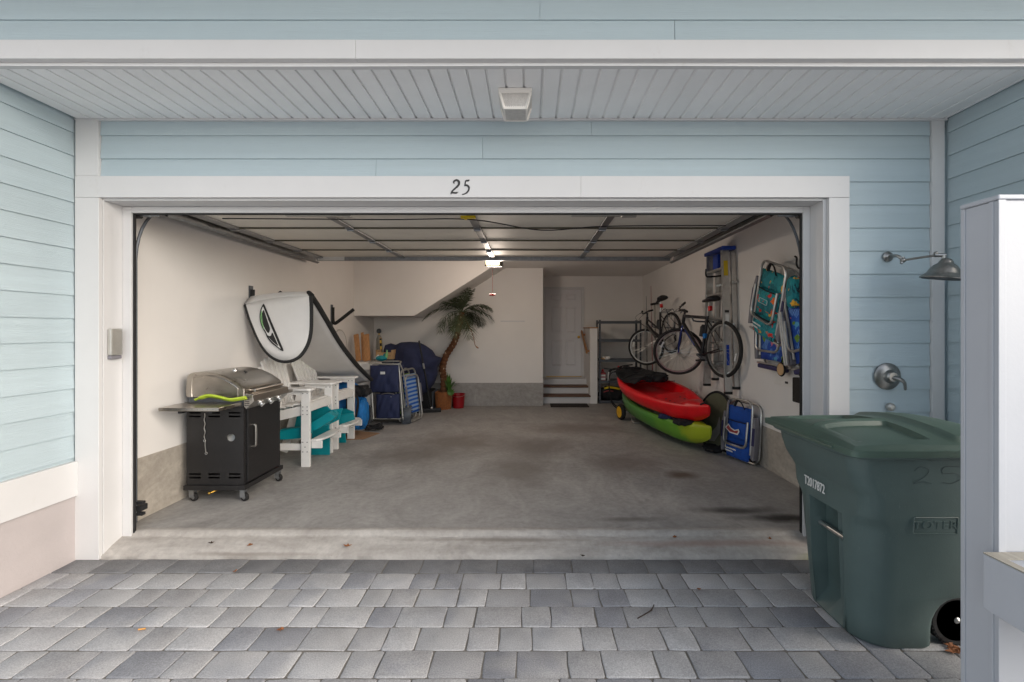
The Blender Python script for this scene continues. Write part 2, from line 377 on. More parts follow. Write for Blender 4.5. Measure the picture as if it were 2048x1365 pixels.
scuff('red_plastic', .6, S(226, 120, 120)); scuff('kayak_green', .6, S(170, 190, 140)); scuff('bin_green', .35, S(140, 156, 156), 20, (4, 4, 1)); scuff('bin_lid_green', .55, S(150, 160, 152), 9, (1, 1, 1))
scuff('trim', .20, S(168, 160, 150), 7, (1, 1, .5)); scuff('plastic_white', .35, S(150, 142, 132), 12, (1, 1, 1)); scuff('curb_concrete', .6, S(104, 98, 90), 10, (1, 1, 1)); scuff('white_vinyl', .25, S(150, 150, 152), 6, (1, 1, .4)); scuff('black_paint', .2, S(110, 105, 100), 16, (1, 1, 1))
scuff('siding', .18, S(120, 136, 140), 4, (.3, 1, 5)); scuff('siding_side', .18, S(120, 136, 140), 4, (1, .3, 5))
mat('marker', S(58, 72, 74), .6)
def m_blanket():
    m = bpy.data.materials.new('blanket'); t, b = tree(m)
    n = noise(t, 5, 4); t.links.new(ramp(t, n, [(.3, S(34, 38, 64)), (.7, S(50, 56, 88))]), b.inputs['Base Color']); b.inputs['Roughness'].default_value = .92
    wv = N(t, 'TexWave', Scale=14, Distortion=2.5, bands_direction='Z'); t.links.new(N(t, 'TexCoord').outputs['Object'], wv.inputs['Vector']); bump(t, b, wv.outputs['Fac'], .35, .012); MATS['blanket'] = m
m_blanket()

# ================================================================ SETTING
GZ = -.11                                              # top of the pavers; the garage floor is z = 0
XL, XR, YW = -3.055, 2.80, 3.08                        # recess between the two wing walls, front wall plane
IL, IR, IB, AB, CEIL, AX = -2.95, 2.45, 8.60, 9.90, 2.60, .246   # inside of the garage
MB().add([(-60, -80, GZ - .02), (60, -80, GZ - .02), (60, 40, GZ - .02), (-60, 40, GZ - .02)], [(0, 1, 2, 3)]).build('ground', 'paver_light', kind='structure')
pav = MB().box(XL, XR + .001, 1.44, 3.075, GZ - .06, GZ - .0045).build('paver_driveway', 'sand', kind='structure')
random.seed(11)
def paver(x0, x1, y0, y1, m):
    g = .0018; j = lambda: random.uniform(-.0036, .0036)
    x0 += g; x1 -= g; y0 += g; y1 -= g; c = .0075; dz = random.uniform(-.0022, .0022)
    base = [(x0 + c, y0), (x1 - c, y0), (x1, y0 + c), (x1, y1 - c), (x1 - c, y1), (x0 + c, y1), (x0, y1 - c), (x0, y0 + c)]
    mid = [((x0 + x1) / 2, y0), (x1, (y0 + y1) / 2), ((x0 + x1) / 2, y1), (x0, (y0 + y1) / 2)]
    ring = []
    for k in range(4): ring += [base[2 * k], mid[k] if False else base[2 * k + 1]]
    pts = []
    order = [base[0], mid[0], base[1], base[2], mid[1], base[3], base[4], mid[2], base[5], base[6], mid[3], base[7]]
    cx_, cy_ = (x0 + x1) / 2, (y0 + y1) / 2
    order = [(x + j(), y + j()) for x, y in order]
    tilt = (random.uniform(-.006, .006), random.uniform(-.006, .006))
    def rr(ins, z): return [(x + (cx_ - x) * ins / (x1 - x0) * 2, y + (cy_ - y) * ins / (y1 - y0) * 2, z + dz + (x - cx_) * tilt[0] + (y - cy_) * tilt[1]) for x, y in order]
    b = MB().loft([rr(0, GZ - .04), rr(0, GZ - .008), rr(.0020, GZ - .0016), rr(.0058, GZ)])
    return b.build('paver', m, pav, smooth=True, ang=60)
y = 3.068; x = XL
while x < XR - .02:
    wd = min(random.uniform(.225, .25), XR - x); paver(x, x + wd, y - .175, y, 'paver_dark'); x += wd
y -= .175; row = 0
while y > 1.47:
    x = XL - random.uniform(0, .2); big = row % 2 == 0
    while x < XR - .03:
        wd = (.245 if big else .16) + random.uniform(-.008, .008); big = not big
        if random.random() < .10: big = not big
        a, b_ = max(x, XL), min(x + wd, XR)
        if b_ - a > .035: paver(a, b_, y - .1745, y, random.choices(['paver_light', 'paver_mid', 'paver_blue'], [.56, .27, .17])[0])
        x += wd
    y -= .1745; row += 1
# garage slab and sloped apron
MB().box(IL, IR, 3.285, 8.65, -.2, 0).box(AX, IR, 8.65, AB, -.2, 0).build('garage_floor', 'floor_concrete', kind='structure')
prof = [(3.30, -.2), (3.30, .001), (3.285, .004), (3.262, .005), (3.243, -.001), (3.230, -.020), (3.222, -.028), (3.205, -.031), (3.150, -.050), (3.085, -.078), (3.068, -.092), (3.0655, -.2)]
rings = []
for i in range(121):
    x = -2.92 + i * (2.015 + 2.92) / 120
    q = [random.gauss(0, .0015) for _ in prof]
    rings.append([(x, yy + q[k] + (.004 * math.sin(x * 3.1) if 3 < k < 10 else 0), zz + q[-k - 1] * .8) for k, (yy, zz) in enumerate(prof)])
MB().loft(rings).build('concrete_apron', 'apron_concrete', kind='structure', smooth=True, ang=50)

house = thing('house', 'pale blue lap sided house with white trim around an open double garage', 'house', (0, 3.2, GZ))
# ---- sheathing and masses
fw = MB().box(XL - .1, -2.90, YW, 3.26, GZ, 2.9).box(2.01, XR + .1, YW, 3.26, GZ, 2.9).box(-2.90, 2.01, YW, 3.26, 2.33, 2.9).build('front_wall', 'siding', house)
lw = MB().box(-5.5, XL - .014, 2.42, 3.26, GZ, 2.9).build('side_wall', 'siding_side', house)
rw = MB().box(XR + .014, 5.5, 2.42, 3.26, GZ, 2.9).build('side_wall', 'siding_side', house)
uw = MB().box(-5.5, 5.5, 2.44, 9.9, 2.90, 5.2).build('upper_wall', 'siding', house)
def board(s0, s1, z0, z1, pt, m, par):                 # one lap siding board; pt(s, out, z)
    g = .0012; s0 += g; s1 -= g; k = (z1 - z0) / EXP
    n = max(1, int((s1 - s0) / .8)); rings = []
    for i in range(n + 1):
        s = s0 + (s1 - s0) * i / n; q = random.uniform(-.0006, .0006)
        rings.append([pt(s, 0, z0 + .0015), pt(s, .0125 + q, z0), pt(s, .0125 + q - .0085 * k, z1 - .0005), pt(s, 0, z1 - .0005)])
    MB().loft(rings).build('siding_board', m, par)
EXP = .1556; ZT = 2.747
fpt = lambda s, o, z: (s, YW - o, z)
spans = {0: [(-2.898, .413), (.413, 2.70)], 1: [(-2.898, -.32), (-.32, 2.70)], 2: [(-2.898, -1.04), (-1.04, 2.70)]}
for k in range(-1, 19):
    z0 = ZT - k * EXP; z1 = min(z0 + EXP, 2.852)
    for s0, s1 in spans.get(k, [(2.147, 2.70)]):
        zz = max(z0, GZ + .02)
        if k == 2 and s0 > 2.1: zz = z0
        if z1 - zz > .01: board(s0, s1, zz, z1, fpt, 'siding', fw)
lpt = lambda s, o, z: (XL - .014 + o, s, z)
for k in range(-1, 15):
    z0 = 2.757 - k * EXP; z1 = min(z0 + EXP, 2.852); z0 = max(z0, .556)
    if z1 - z0 > .01: board(2.425, YW - .026, z0, z1, lpt, 'siding_side', lw)
rpt = lambda s, o, z: (XR + .014 - o, s, z)
for k in range(-1, 19):
    z0 = 2.757 - k * EXP; z1 = min(z0 + EXP, 2.852); z0 = max(z0, GZ + .02)
    if z1 - z0 > .01: board(2.425, YW - .026, z0, z1, rpt, 'siding_side', rw)
upt = lambda s, o, z: (s, 2.44 - o, z)
for k in range(8):
    z0 = 3.092 + (k - 1) * EXP; z1 = z0 + EXP; z0 = max(z0, 2.968)
    cuts = {0: [-5.5, -2.9, .773, 4.2, 5.5], 1: [-5.5, -3.6, .053, 3.7, 5.5]}.get(k, [-5.5, -2.2 + .9 * (k % 3), 1.5 + .5 * (k % 2), 5.5])
    for a, b_ in zip(cuts, cuts[1:]): board(a, b_, z0, z1, upt, 'siding', uw)
# end faces of the wings, seen only from elsewhere
for x0, x1 in ((-5.5, XL - .02), (XR + .02, 5.5)):
    for k in range(19):
        z0 = 2.757 - (k - 1) * EXP; board(x0, x1, max(GZ + .02, z0), min(z0 + EXP, 2.85), lambda s, o, z: (s, 2.42 - o, z), 'siding', lw if x0 < 0 else rw)
MB().box(-5.5, 5.5, 1.25, 2.424, 3.46, 3.64).build('added_shade_slab', 'trim', house)  # unseen slab added overhead to shade the upper wall
# left wing: white water table and painted foundation
MB().box(XL - .013, XL + .020, 2.41, 3.053, .325, .556).build('water_table', 'trim', lw, bevel=.002)
MB().box(XL - .013, XL + .004, 2.40, 3.053, GZ - .05, .326).build('foundation', 'foundation_paint', lw)
# ---- soffit
sf = MB().box(XL - .3, XR + .3, 2.43, YW + .02, 2.872, 2.9).build('soffit', 'soffit_vinyl', house)
x = XL; k = 0
while x < XR:
    x1 = min(x + .104, XR)
    if x1 - x > .03:
        rings = [[(x + .0015, yy, 2.871), (x + .0015, yy, 2.868 - .0), (x + .008, yy, 2.866), (x + .015, yy, 2.8545), (x1 - .002, yy, 2.8545 + random.uniform(0, .001)), (x1 - .001, yy, 2.871)] for yy in (2.445, YW - .002)]
        MB().loft(rings).build('soffit_panel', 'soffit_vinyl', sf)
    x += .104
def channel(y0, y1, z0, z1, amp, name):
    rings = [[(xx, y0, z0 + amp * math.sin(xx * 1.9 + 1)), (xx, y1, z0 + amp * math.sin(xx * 1.9 + 1)), (xx, y1, z1), (xx, y0, z1)] for xx in [XL + (XR - XL) * i / 60 for i in range(61)]]
    MB().loft(rings).build(name, 'trim', sf)
channel(YW - .030, YW - .001, 2.8425, 2.8540, .0012, 'edge_channel'); channel(2.432, 2.462, 2.846, 2.866, .0022, 'edge_channel')
fs = MB().box(-5.5, -.92, 2.398, 2.436, 2.867, 2.967).build('fascia_board', 'trim', sf, bevel=.002)
MB().box(-.919, 5.5, 2.3985, 2.436, 2.867, 2.967).build('fascia_board', 'trim', sf, bevel=.002)
# ---- corner boards and casing round the opening
TF = 3.052
cs = MB().box(-3.053, -2.893, TF, YW - .001, GZ + .002, 2.324).build('door_casing', 'trim', house, bevel=.002)
MB().box(-3.053, .34, TF - .0005, YW - .001, 2.3255, 2.469).build('header_board', 'trim', cs, bevel=.002)
MB().box(.3407, 2.145, TF, YW - .001, 2.3255, 2.469).build('header_board', 'trim', cs, bevel=.002)
MB().box(2.007, 2.145, TF + .0005, YW - .001, GZ + .002, 2.324).build('casing_leg', 'trim', cs, bevel=.002)
MB().box(-3.053, -2.899, TF + .002, YW - .001, 2.4705, 2.853).build('corner_board', 'trim', cs, bevel=.002)
MB().box(2.702, 2.785, TF + .003, YW - .001, GZ + .01, 2.853).build('corner_board', 'trim', cs, bevel=.002)
jb = MB().box(-2.915, -2.889, YW + .001, 3.245, GZ + .002, 2.324).build('jamb', 'trim', house, bevel=.0015)
MB().box(1.985, 2.020, YW + .001, 3.245, GZ + .002, 2.324).build('jamb_board', 'trim', jb, bevel=.0015)
MB().box(-2.888, 1.984, YW + .001, 3.245, 2.3115, 2.345).build('jamb_head', 'trim', jb, bevel=.0015)
MB().box(-2.888, -2.825, 3.222, 3.258, -.03, 2.310).build('door_stop', 'trim', jb, bevel=.003)
MB().box(1.936, 1.984, 3.222, 3.258, -.03, 2.310).build('door_stop', 'trim', jb, bevel=.003)
MB().box(-2.824, 1.935, 3.222, 3.258, 2.266, 2.310).build('door_stop', 'trim', jb, bevel=.003)
MB().box(-2.824, -2.812, 3.236, 3.250, -.03, 2.265).box(1.924, 1.935, 3.236, 3.250, -.03, 2.265).box(-2.812, 1.924, 3.236, 3.250, 2.256, 2.265).build('weather_seal', 'rubber', jb)
# house number, brush lettering
hn = lambda u, v: P(880 + u * 90 / 1755, 340 + v * 70 / 1365, TF - .001)
two = spline([hn(560, 555), hn(535, 480), hn(590, 425), hn(670, 410), hn(735, 470), hn(740, 560), hn(680, 650), hn(570, 750), hn(470, 850), hn(425, 955)], 6)
k_ = .0052 * 90 / 1755 * 3.05 / F * 0 + 3.05 / F * 90 / 1755
b2 = stroke(two, [20 * k_, 60 * k_, 70 * k_, 75 * k_, 90 * k_, 85 * k_, 75 * k_, 60 * k_, 55 * k_, 40 * k_], (0, -1, 0), (0, -.003, 0))
st = stroke(spline([hn(440, 905), hn(520, 895), hn(620, 905), hn(715, 872)], 5), [50 * k_, 65 * k_, 65 * k_, 20 * k_], (0, -1, 0), (0, -.0027, 0)); b2.add(st.v, st.f)
b2.build('digit', 'number_black', cs)
b5 = stroke(spline([hn(1160, 400), hn(1080, 430), hn(1010, 425)], 4), [20 * k_, 65 * k_, 60 * k_], (0, -1, 0), (0, -.003, 0))
for pp, ww in ((spline([hn(1010, 420), hn(985, 520), hn(965, 640)], 4), [50 * k_, 48 * k_, 40 * k_]), (spline([hn(960, 625), hn(1050, 605), hn(1125, 680), hn(1120, 790), hn(1050, 890), hn(960, 945), hn(860, 970)], 6), [45 * k_, 70 * k_, 75 * k_, 60 * k_, 55 * k_, 45 * k_, 40 * k_])):
    s_ = stroke(pp, ww, (0, -1, 0), (0, -.0026, 0)); b5.add(s_.v, s_.f)
b5.build('digit', 'number_black', cs)

# ---- garage interior
gi = MB().box(IL - .15, IL, 3.261, IB + .2, -.05, 2.9).build('garage_left_wall', 'drywall', house)
MB().box(IL, IL + .006, 3.262, IB, 0.001, .47).build('concrete_curb', 'curb_concrete', gi, bevel=.003)
gr = MB().box(IR, IR + .15, 3.261, AB + .2, -.05, 2.9).build('garage_right_wall', 'drywall', house)
MB().box(IR - .006, IR, 3.262, AB, 0.001, .43).build('concrete_curb', 'curb_concrete', gr, bevel=.003)
gb = MB().box(IL, AX, IB, IB + .15, -.05, 2.9).box(AX - .15, AX, IB + .15, AB, -.05, 2.9).box(AX - .15, IR + .15, AB, AB + .15, -.05, 2.9).build('garage_back_wall', 'drywall', house)
MB().box(IL + .006, AX - .002, IB - .012, IB, 0.001, .435).build('concrete_curb', 'curb_grey', gb, bevel=.003)
MB().box(AX, AX + .005, IB - .012, AB, 0.001, .435).build('concrete_curb', 'curb_grey', gb)
MB().box(IL - .15, IR + .15, 3.258, AB + .2, CEIL, CEIL + .1).build('garage_ceiling', 'drywall', house)
# boxed-in underside of the stairs, running up to the right
q = [P(707, 632, 7.62), P(829, 632, 7.62), P(983, 535, 7.62)]
z0 = 1.672; xa = q[1].x; zb = CEIL + .05; xb = xa + (zb - z0) * (q[2].x - xa) / (q[2].z - z0)
MB().prism([(IL, 7.62, z0), (xa, 7.62, z0), (xb, 7.62, zb), (IL, 7.62, CEIL + .05)], (0, IB - 7.62, 0)).build('stair_soffit', 'drywall', house)
hr_ = P(1001, 643, 8.59)
MB().box(hr_.x, hr_.x + .46, 8.592, 8.5995, hr_.z - .012, hr_.z + .012).build('hook_strip', 'trim', gb)
# entry steps
stp = MB().box(AX + .006, 1.165, 8.86, AB, 0.001, .128).build('entry_steps', 'trim', house)
MB().box(AX + .006, 1.18, 8.835, 9.13, .129, .160).build('tread', 'stair_tread', stp, bevel=.004)
MB().box(AX + .006, 1.165, 9.12, AB, .161, .278).build('riser', 'trim', stp)
MB().box(AX + .006, 1.17, 9.095, 9.40, .279, .310).build('tread', 'stair_tread', stp, bevel=.004)
MB().box(AX + .006, 1.165, 9.38, AB, .311, .42).build('riser', 'trim', stp)
# half wall with cap and handrail
hw_ = MB().box(1.166, 1.31, 8.84, AB, 0.001, 1.465).build('half_wall', 'drywall', house)
MB().box(1.150, 1.325, 8.82, AB - .001, 1.466, 1.487).build('cap', 'wood', hw_, bevel=.002)
MB().bar((1.105, 8.84, 1.00), (1.105, 9.75, 1.40), .035, .06).box(1.105, 1.166, 8.9, 8.94, 1.0, 1.04).box(1.105, 1.166, 9.6, 9.64, 1.31, 1.35).build('handrail', 'wood', hw_, bevel=.003)
# entry door
dx0, dx1, dz0, dz1 = .352, 1.115, .425, 2.31
dr = MB().box(dx0, dx1, AB - .02, AB - .001, dz0, dz1).build('entry_door', 'door_paint', house)
MB().box(dx0 - .058, dx0 - .003, AB - .035, AB - .001, dz0, dz1 + .058).box(dx1 + .003, dx1 + .058, AB - .0352, AB - .001, dz0, dz1 + .058).box(dx0 - .003, dx1 + .003, AB - .0348, AB - .001, dz1 + .004, dz1 + .058).build('door_frame', 'trim', dr, bevel=.003)
dw = dx1 - dx0
for cxx in (.30, .70):
    for (za, zb_) in ((.12, .42), (.50, .80), (.875, .95)):
        x0 = dx0 + dw * (cxx - .15); x1 = dx0 + dw * (cxx + .15); a = dz0 + (dz1 - dz0) * za; b_ = dz0 + (dz1 - dz0) * zb_
        MB().loft([[(x0 + i, AB - yo, a + i), (x1 - i, AB - yo, a + i), (x1 - i, AB - yo, b_ - i), (x0 + i, AB - yo, b_ - i)] for i, yo in ((0, .0205), (0, .030), (.014, .0215), (.04, .032))]).build('door_panel', 'door_paint', dr)
MB().lathe([(.028, 0), (.028, .006), (.011, .012), (.011, .03), (.026, .04), (.03, .055), (.02, .068), (0, .07)], (dx1 - .06, AB - .02, dz0 + .92 * .93), (0, -1, 0), 16).build('knob', 'brass', dr, smooth=True)
MB().box(dx0, dx1, AB - .06, AB - .021, .421, .432).build('threshold', 'brass', dr)

# ================================================================ GARAGE DOOR, raised
gd = thing('garage_door', 'raised sectional garage door with cream back panels and galvanized rails overhead', 'garage door', (-.45, 3.3, 2.37))
DZ = 2.372; dl, dR_ = -2.74, 1.80
ys = [3.58, 4.16, 4.74, 5.30, 5.84]
for a, b_ in zip(ys, ys[1:]):
    se = MB().box(dl, dR_, a + .006, b_ - .006, DZ, DZ + .045).build('section', 'panel_back', gd, bevel=.004)
    MB().box(dl, dR_, a - .012, a + .014, DZ - .012, DZ + .02).build('section_lip', 'seam_olive', se)
    for xs in (-1.64, -.48, .66):
        MB().box(xs - .032, xs + .032, a + .02, b_ - .01, DZ - .014, DZ - .001).build('stile', 'galvanized', se, bevel=.002)
    for xs in (dl + .045, dR_ - .045):
        MB().box(xs - .045, xs + .045, a + .02, b_ - .01, DZ - .016, DZ - .001).build('end_stile', 'galvanized', se, bevel=.002)
    for xs in (dl + .03, -1.64, -.48, .66, dR_ - .03):
        MB().box(xs - .035, xs + .035, b_ - .045, b_ + .045, DZ - .020, DZ - .0165).tube([(xs - .03, b_, DZ - .026), (xs + .03, b_, DZ - .026)], .009, 6).build('hinge', 'galvanized', se)
# curved lower section dropping behind the header
MB().grid(lambda u, v: (dl + (dR_ - dl) * u, 3.58 - .17 * v, DZ + .02 - .03 * v * v), 2, 3).build('bottom_section', 'panel_back', gd, thick=.04)
MB().box(dl, dR_, 5.836, 5.876, DZ - .048, DZ + .02).build('top_strut', 'galvanized', gd, bevel=.003)
for x0 in (-1.95, -.02 + .35):
    MB().box(x0, x0 + .52, 3.62, 3.66, DZ - .028, DZ - .017).box(x0 + .40, x0 + .52, 3.615, 3.665, DZ - .034, DZ - .028).build('strut_plate', 'silver_paint', gd, bevel=.002)
MB().box(-.56, -.44, 3.66, 3.70, DZ - .034, DZ - .016).ball((-.52, 3.68, DZ - .03), .018, 8).build('lift_handle', 'yellow', gd)
MB().box(dl + .02, dl + .36, 5.828, 5.835, DZ - .045, DZ + .0).build('warning_label', 'label_white', gd)
for sgn, xe in ((-1, dl), (1, dR_)):
    tx = xe + sgn * .045
    MB().add(*(lambda: ([(tx + sgn * a_, yy, DZ + b_) for yy in (3.52, 6.02) for a_, b_ in ((0, -.045), (.004, -.045), (.028, -.06), (.052, -.045), (.052, .02), (.046, .02), (.046, -.038), (.026, -.05), (.004, -.037), (0, -.037))], [[i, (i + 1) % 10, 10 + (i + 1) % 10, 10 + i] for i in range(10)]))()).build('track', 'galvanized', gd)
    MB().box(tx + sgn * .06 - .003, tx + sgn * .06 + .003, 3.52, 6.02, DZ - .035, DZ + .05).build('track_angle', 'dark_steel', gd)
    MB().bar((tx + sgn * .065, 5.7, DZ + .03), (tx + sgn * .065, 5.7, CEIL), .03, .004).bar((tx + sgn * .065, 4.3, DZ + .03), (tx + sgn * .065, 4.3, CEIL), .03, .004).build('hanger', 'galvanized', gd)
    # vertical track with the curve at the top
    vx = -2.838 if sgn < 0 else 1.952
    pts = [(vx, 3.275, .05), (vx, 3.275, 1.0), (vx, 3.275, 1.95)] + [(vx + (tx + sgn * .026 - vx) * k / 8, 3.275 + .25 * (1 - math.cos(R(90) * k / 8)), 1.95 + (DZ - .02 - 1.95) * math.sin(R(90) * k / 8)) for k in range(1, 9)]
    MB().tube(pts, .010, 6).build('track_curve', 'dark_steel', gd)
    MB().tube([(vx + .02 * sgn, 3.29, 2.27), (vx + .02 * -sgn, 3.29, 2.27)], .03, 10).build('pulley', 'dark_plastic', gd)
    MB().tube([(vx, 3.29, 2.262), (vx - sgn * .16, 3.29, 2.262)], .007, 6).tube([(vx - sgn * .05, 3.29, 2.262), (vx - sgn * .11, 3.29, 2.262)], .012, 8).build('cable_drum', 'galvanized', gd)
    if sgn < 0: MB().box(vx - .01, vx + .05, 3.27, 3.30, .10, .12).box(vx - .01, vx + .04, 3.27, 3.33, .13, .17).box(vx - .01, vx + .05, 3.27, 3.30, .18, .20).build('safety_sensor', 'dark_plastic', gd)
cable = spline([(-2.5, 3.70, DZ - .03), (-1.2, 3.72, DZ - .034), (-.48, 3.73, DZ - .032), (.1, 4.02, DZ - .055), (.66, 3.98, DZ - .03), (1.7, 3.95, DZ - .03)], 6)
MB().tube(cable, .005, 5).build('lock_cable', 'dark_plastic', gd)

# opener with its lit lamp, rail and release cord
op = thing('garage_door_opener', 'black garage door opener with a glowing warm lamp and red release handle', 'door opener', P(987, 534, 6.15))
c = P(987, 527, 6.15)
MB().box(c.x - .11, c.x + .11, c.y + .02, c.y + .34, c.z - .02, c.z + .13).build('housing', 'dark_plastic', op, bevel=.01)
MB().box(c.x - .115, c.x + .115, c.y - .03, c.y + .02, c.z - .045, c.z - .03).box(c.x - .115, c.x + .115, c.y - .005, c.y + .02, c.z - .03, c.z + .06).build('lamp_tray', 'dark_plastic', op, bevel=.003)
MB().loft([[(c.x - .10, c.y - .01, c.z - .03), (c.x + .03, c.y - .01, c.z - .03), (c.x + .03, c.y - .045, c.z - .02), (c.x + .03, c.y - .05, c.z + .015), (c.x - .10, c.y - .05, c.z + .015), (c.x - .10, c.y - .045, c.z - .02)][:1] + [(c.x + .08, c.y - .01, c.z - .03), (c.x + .08, c.y - .045, c.z + .0), (c.x - .10, c.y - .045, c.z + .0)], [(c.x - .10, c.y - .01, c.z + .04), (c.x + .08, c.y - .01, c.z + .04), (c.x + .08, c.y - .03, c.z + .04), (c.x - .10, c.y - .03, c.z + .04)]]).build('lens', 'lens_lit', op, bevel=.006)
MB().box(c.x - .02, c.x + .02, 3.4, c.y + .05, c.z + .135, c.z + .17).build('rail', 'galvanized', op)
MB().bar((c.x - .1, c.y + .2, c.z + .13), (c.x - .1, c.y + .2, CEIL), .025, .003).bar((c.x + .1, c.y + .2, c.z + .13), (c.x + .1, c.y + .2, CEIL), .025, .003).build('hanger', 'galvanized', op)
hd = P(985, 590, 6.03)
MB().tube([(hd.x, 6.03, c.z + .14), (hd.x, 6.03, hd.z)], .0022, 5).build('release_cord', 'red', op)
MB().tube([(hd.x - .04, 6.03, hd.z), (hd.x + .04, 6.03, hd.z)], .012, 8).ball((hd.x, 6.03, hd.z), .018, 8).build('release_handle', 'red', op)
ld = bpy.data.lights.new('opener_bulb', 'POINT'); ld.energy = 15; ld.color = (1, .84, .70); ld.shadow_soft_size = .10
lo = bpy.data.objects.new('opener_bulb', ld); COL.objects.link(lo); lo.location = (c.x, c.y + .16, c.z - .13)

# ================================================================ THINGS ON THE OUTSIDE
# soffit lantern
sl = thing('soffit_light', 'small white square lantern with frosted panes under the soffit', 'light', (-.087 + .0, 2.77, 2.855))
x0, x1, y0, y1 = -.187, .012, 2.66, 2.87
MB().box(x0, x1, y0, y1, 2.832, 2.8535).build('ceiling_plate', 'white_board', sl, bevel=.004)
zt, zb_ = 2.831, 2.742; i_ = .034; t1 = [(x0 + .008, y0 + .008), (x1 - .008, y0 + .008), (x1 - .008, y1 - .008), (x0 + .008, y1 - .008)]; t2 = [(x0 + i_, y0 + i_ * .6), (x1 - i_, y0 + i_ * .6), (x1 - i_, y1 - i_), (x0 + i_, y1 - i_)]
for a in range(4):
    b_ = (a + 1) % 4
    MB().bar((*t1[a], zt), (*t2[a], zb_), .013, .013).build('post', 'white_board', sl)
    MB().bar((*t1[a], zt), (*t1[b_], zt), .012, .014).build('top_rail', 'white_board', sl)
    br = MB().bar((*t2[a], zb_), (*t2[b_], zb_), .010, .012)
    p0, p1 = Vector((*t2[a], zb_)), Vector((*t2[b_], zb_))
    for k in range(12): br.ball(p0.lerp(p1, (k + .5) / 12) + Vector((0, 0, .008)), .0065, 6)
    br.build('scalloped_rail', 'white_board', sl)
    s_ = .9
    MB().add([(*t1[a], zt), (*t1[b_], zt), (*t2[b_], zb_), (*t2[a], zb_)], [(0, 1, 2, 3)]).build('pane', 'frosted', sl, thick=.002)
MB().add([(*p, zb_ - .001) for p in t2], [(0, 1, 2, 3)]).build('bottom_pane', 'frosted', sl, thick=.002)
# keypad on the jamb
kp = thing('keypad', 'small grey keypad box on the left door jamb', 'keypad', (-2.889, 3.155, 1.27))
MB().box(-2.8885, -2.858, 3.105, 3.195, 1.26, 1.445).build('cover', 'silver_paint', kp, bevel=.008)
MB().box(-2.8885, -2.862, 3.108, 3.192, 1.235, 1.259).build('base', 'grey_plastic', kp, bevel=.004)
# outdoor shower
sh = thing('outdoor_shower', 'brushed metal bell shower head on a jointed arm on blue siding', 'shower head', P(1775, 514, 3.065))
f0 = P(1775, 514, 3.066); a1 = P(1790, 512, 2.99); a2 = P(1806, 521, 2.95); a3 = P(1872, 511, 2.80); a4 = P(1888, 511, 2.78)
MB().lathe([(.035, 0), (.034, .008), (.018, .018), (.012, .022), (0, .023)], f0, (0, -1, 0), 20).build('flange', 'brushed_nickel', sh, smooth=True)
MB().tube(spline([f0, a1, P(1798, 514, 2.965), a2], 5), .010, 10).build('pipe', 'brushed_nickel', sh, smooth=True)
MB().tube([a2 + Vector((0, 0, .022)), a2, a2 - Vector((.012, 0, .022))], .009, 8).ball(a2, .017).build('wing_joint', 'brushed_nickel', sh, smooth=True)
MB().tube([a2, a3], .0075, 10).build('extension_arm', 'brushed_nickel', sh, smooth=True)
MB().tube([a3 - Vector((.01, 0, 0)), a4 + Vector((.01, 0, 0))], .012, 10).tube([a4, a4 - Vector((0, 0, .035))], .011, 10).ball(a3 + Vector((0, 0, .012)), .012).build('elbow', 'brushed_nickel', sh, smooth=True)
hc = P(1886, 558, 2.78)
MB().lathe([(.112, 0), (.114, .006), (.108, .012), (.088, .03), (.082, .038), (.072, .06), (.055, .082), (.038, .094), (.034, .105), (.026, .118), (.012, .126), (0, .127)], hc, (.10, -.10, 1), 36).build('bell', 'brushed_nickel', sh, smooth=True, ang=50)
MB().lathe([(.104, -.002), (.104, .002)], hc, (.10, -.10, 1), 30).build('spray_face', 'dark_plastic', sh)
sv = thing('shower_valve', 'round brushed metal shower valve with lever on blue siding', 'shower valve', P(1775, 753, 3.065))
c = P(1774, 753, 3.066)
MB().lathe([(.090, 0), (.089, .008), (.078, .016), (.06, .022), (.045, .026), (.04, .034), (.038, .05), (.03, .058), (0, .060)], c, (0, -1, 0), 36).build('escutcheon', 'brushed_nickel', sv, smooth=True)
MB().tube(spline([c + Vector((0, -.05, 0)), c + Vector((.03, -.068, -.012)), c + Vector((.058, -.072, -.035)), c + Vector((.066, -.07, -.085))], 5), [.02] * 3 + [.019] * 3 + [.017] * 3 + [.016] * 3 + [.014] * 3 + [.008], 10, flat=.6).build('lever', 'brushed_nickel', sv, smooth=True)
sp_ = thing('hose_bib_cap', 'small pale round cap on the siding above the bin lid', 'pipe cap', P(1779, 812, 3.065))
MB().lathe([(.028, 0), (.026, .02), (.015, .03), (0, .031)], P(1779, 814, 3.066), (0, -1, 0), 14).build('cap', 'silver_paint', sp_, smooth=True)

# white shower enclosure wall end
en = thing('shower_enclosure', 'tall white shower enclosure wall end at the right edge', 'partition', (1.6, 1.5, GZ))
ex, ey0, ey1, ez = 1.545, 1.50, 1.625, 1.865
MB().box(ex, 2.78, ey0, ey1, GZ, ez).build('panel', 'white_vinyl', en, bevel=.003)
MB().box(ex - .006, 2.785, ey0 - .006, ey1 + .006, ez + .001, ez + .017).build('cap', 'white_vinyl', en, bevel=.004)
MB().box(ex - .004, ex - .0002, ey1 - .012, ey1 + .004, GZ, ez).box(ex - .004, ex - .0002, ey0 + .014, ey0 + .028, GZ, ez).box(ex - .0045, ex + .02, ey0 - .005, ey0 - .0002, GZ, ez).build('edge_bead', 'white_vinyl', en, bevel=.0015)
pb = thing('planter_box', 'white open topped box with weathered grey rim at the lower right edge', 'planter box', (1.6, 1.2, GZ))
x0, x1, y0, y1, z0, z1 = 1.487, 1.90, .92, ey0 - .006, .524, .702; t_ = .022
MB().box(x0, x0 + t_, y0, y1, z0, z1).build('side', 'white_vinyl', pb, bevel=.002)
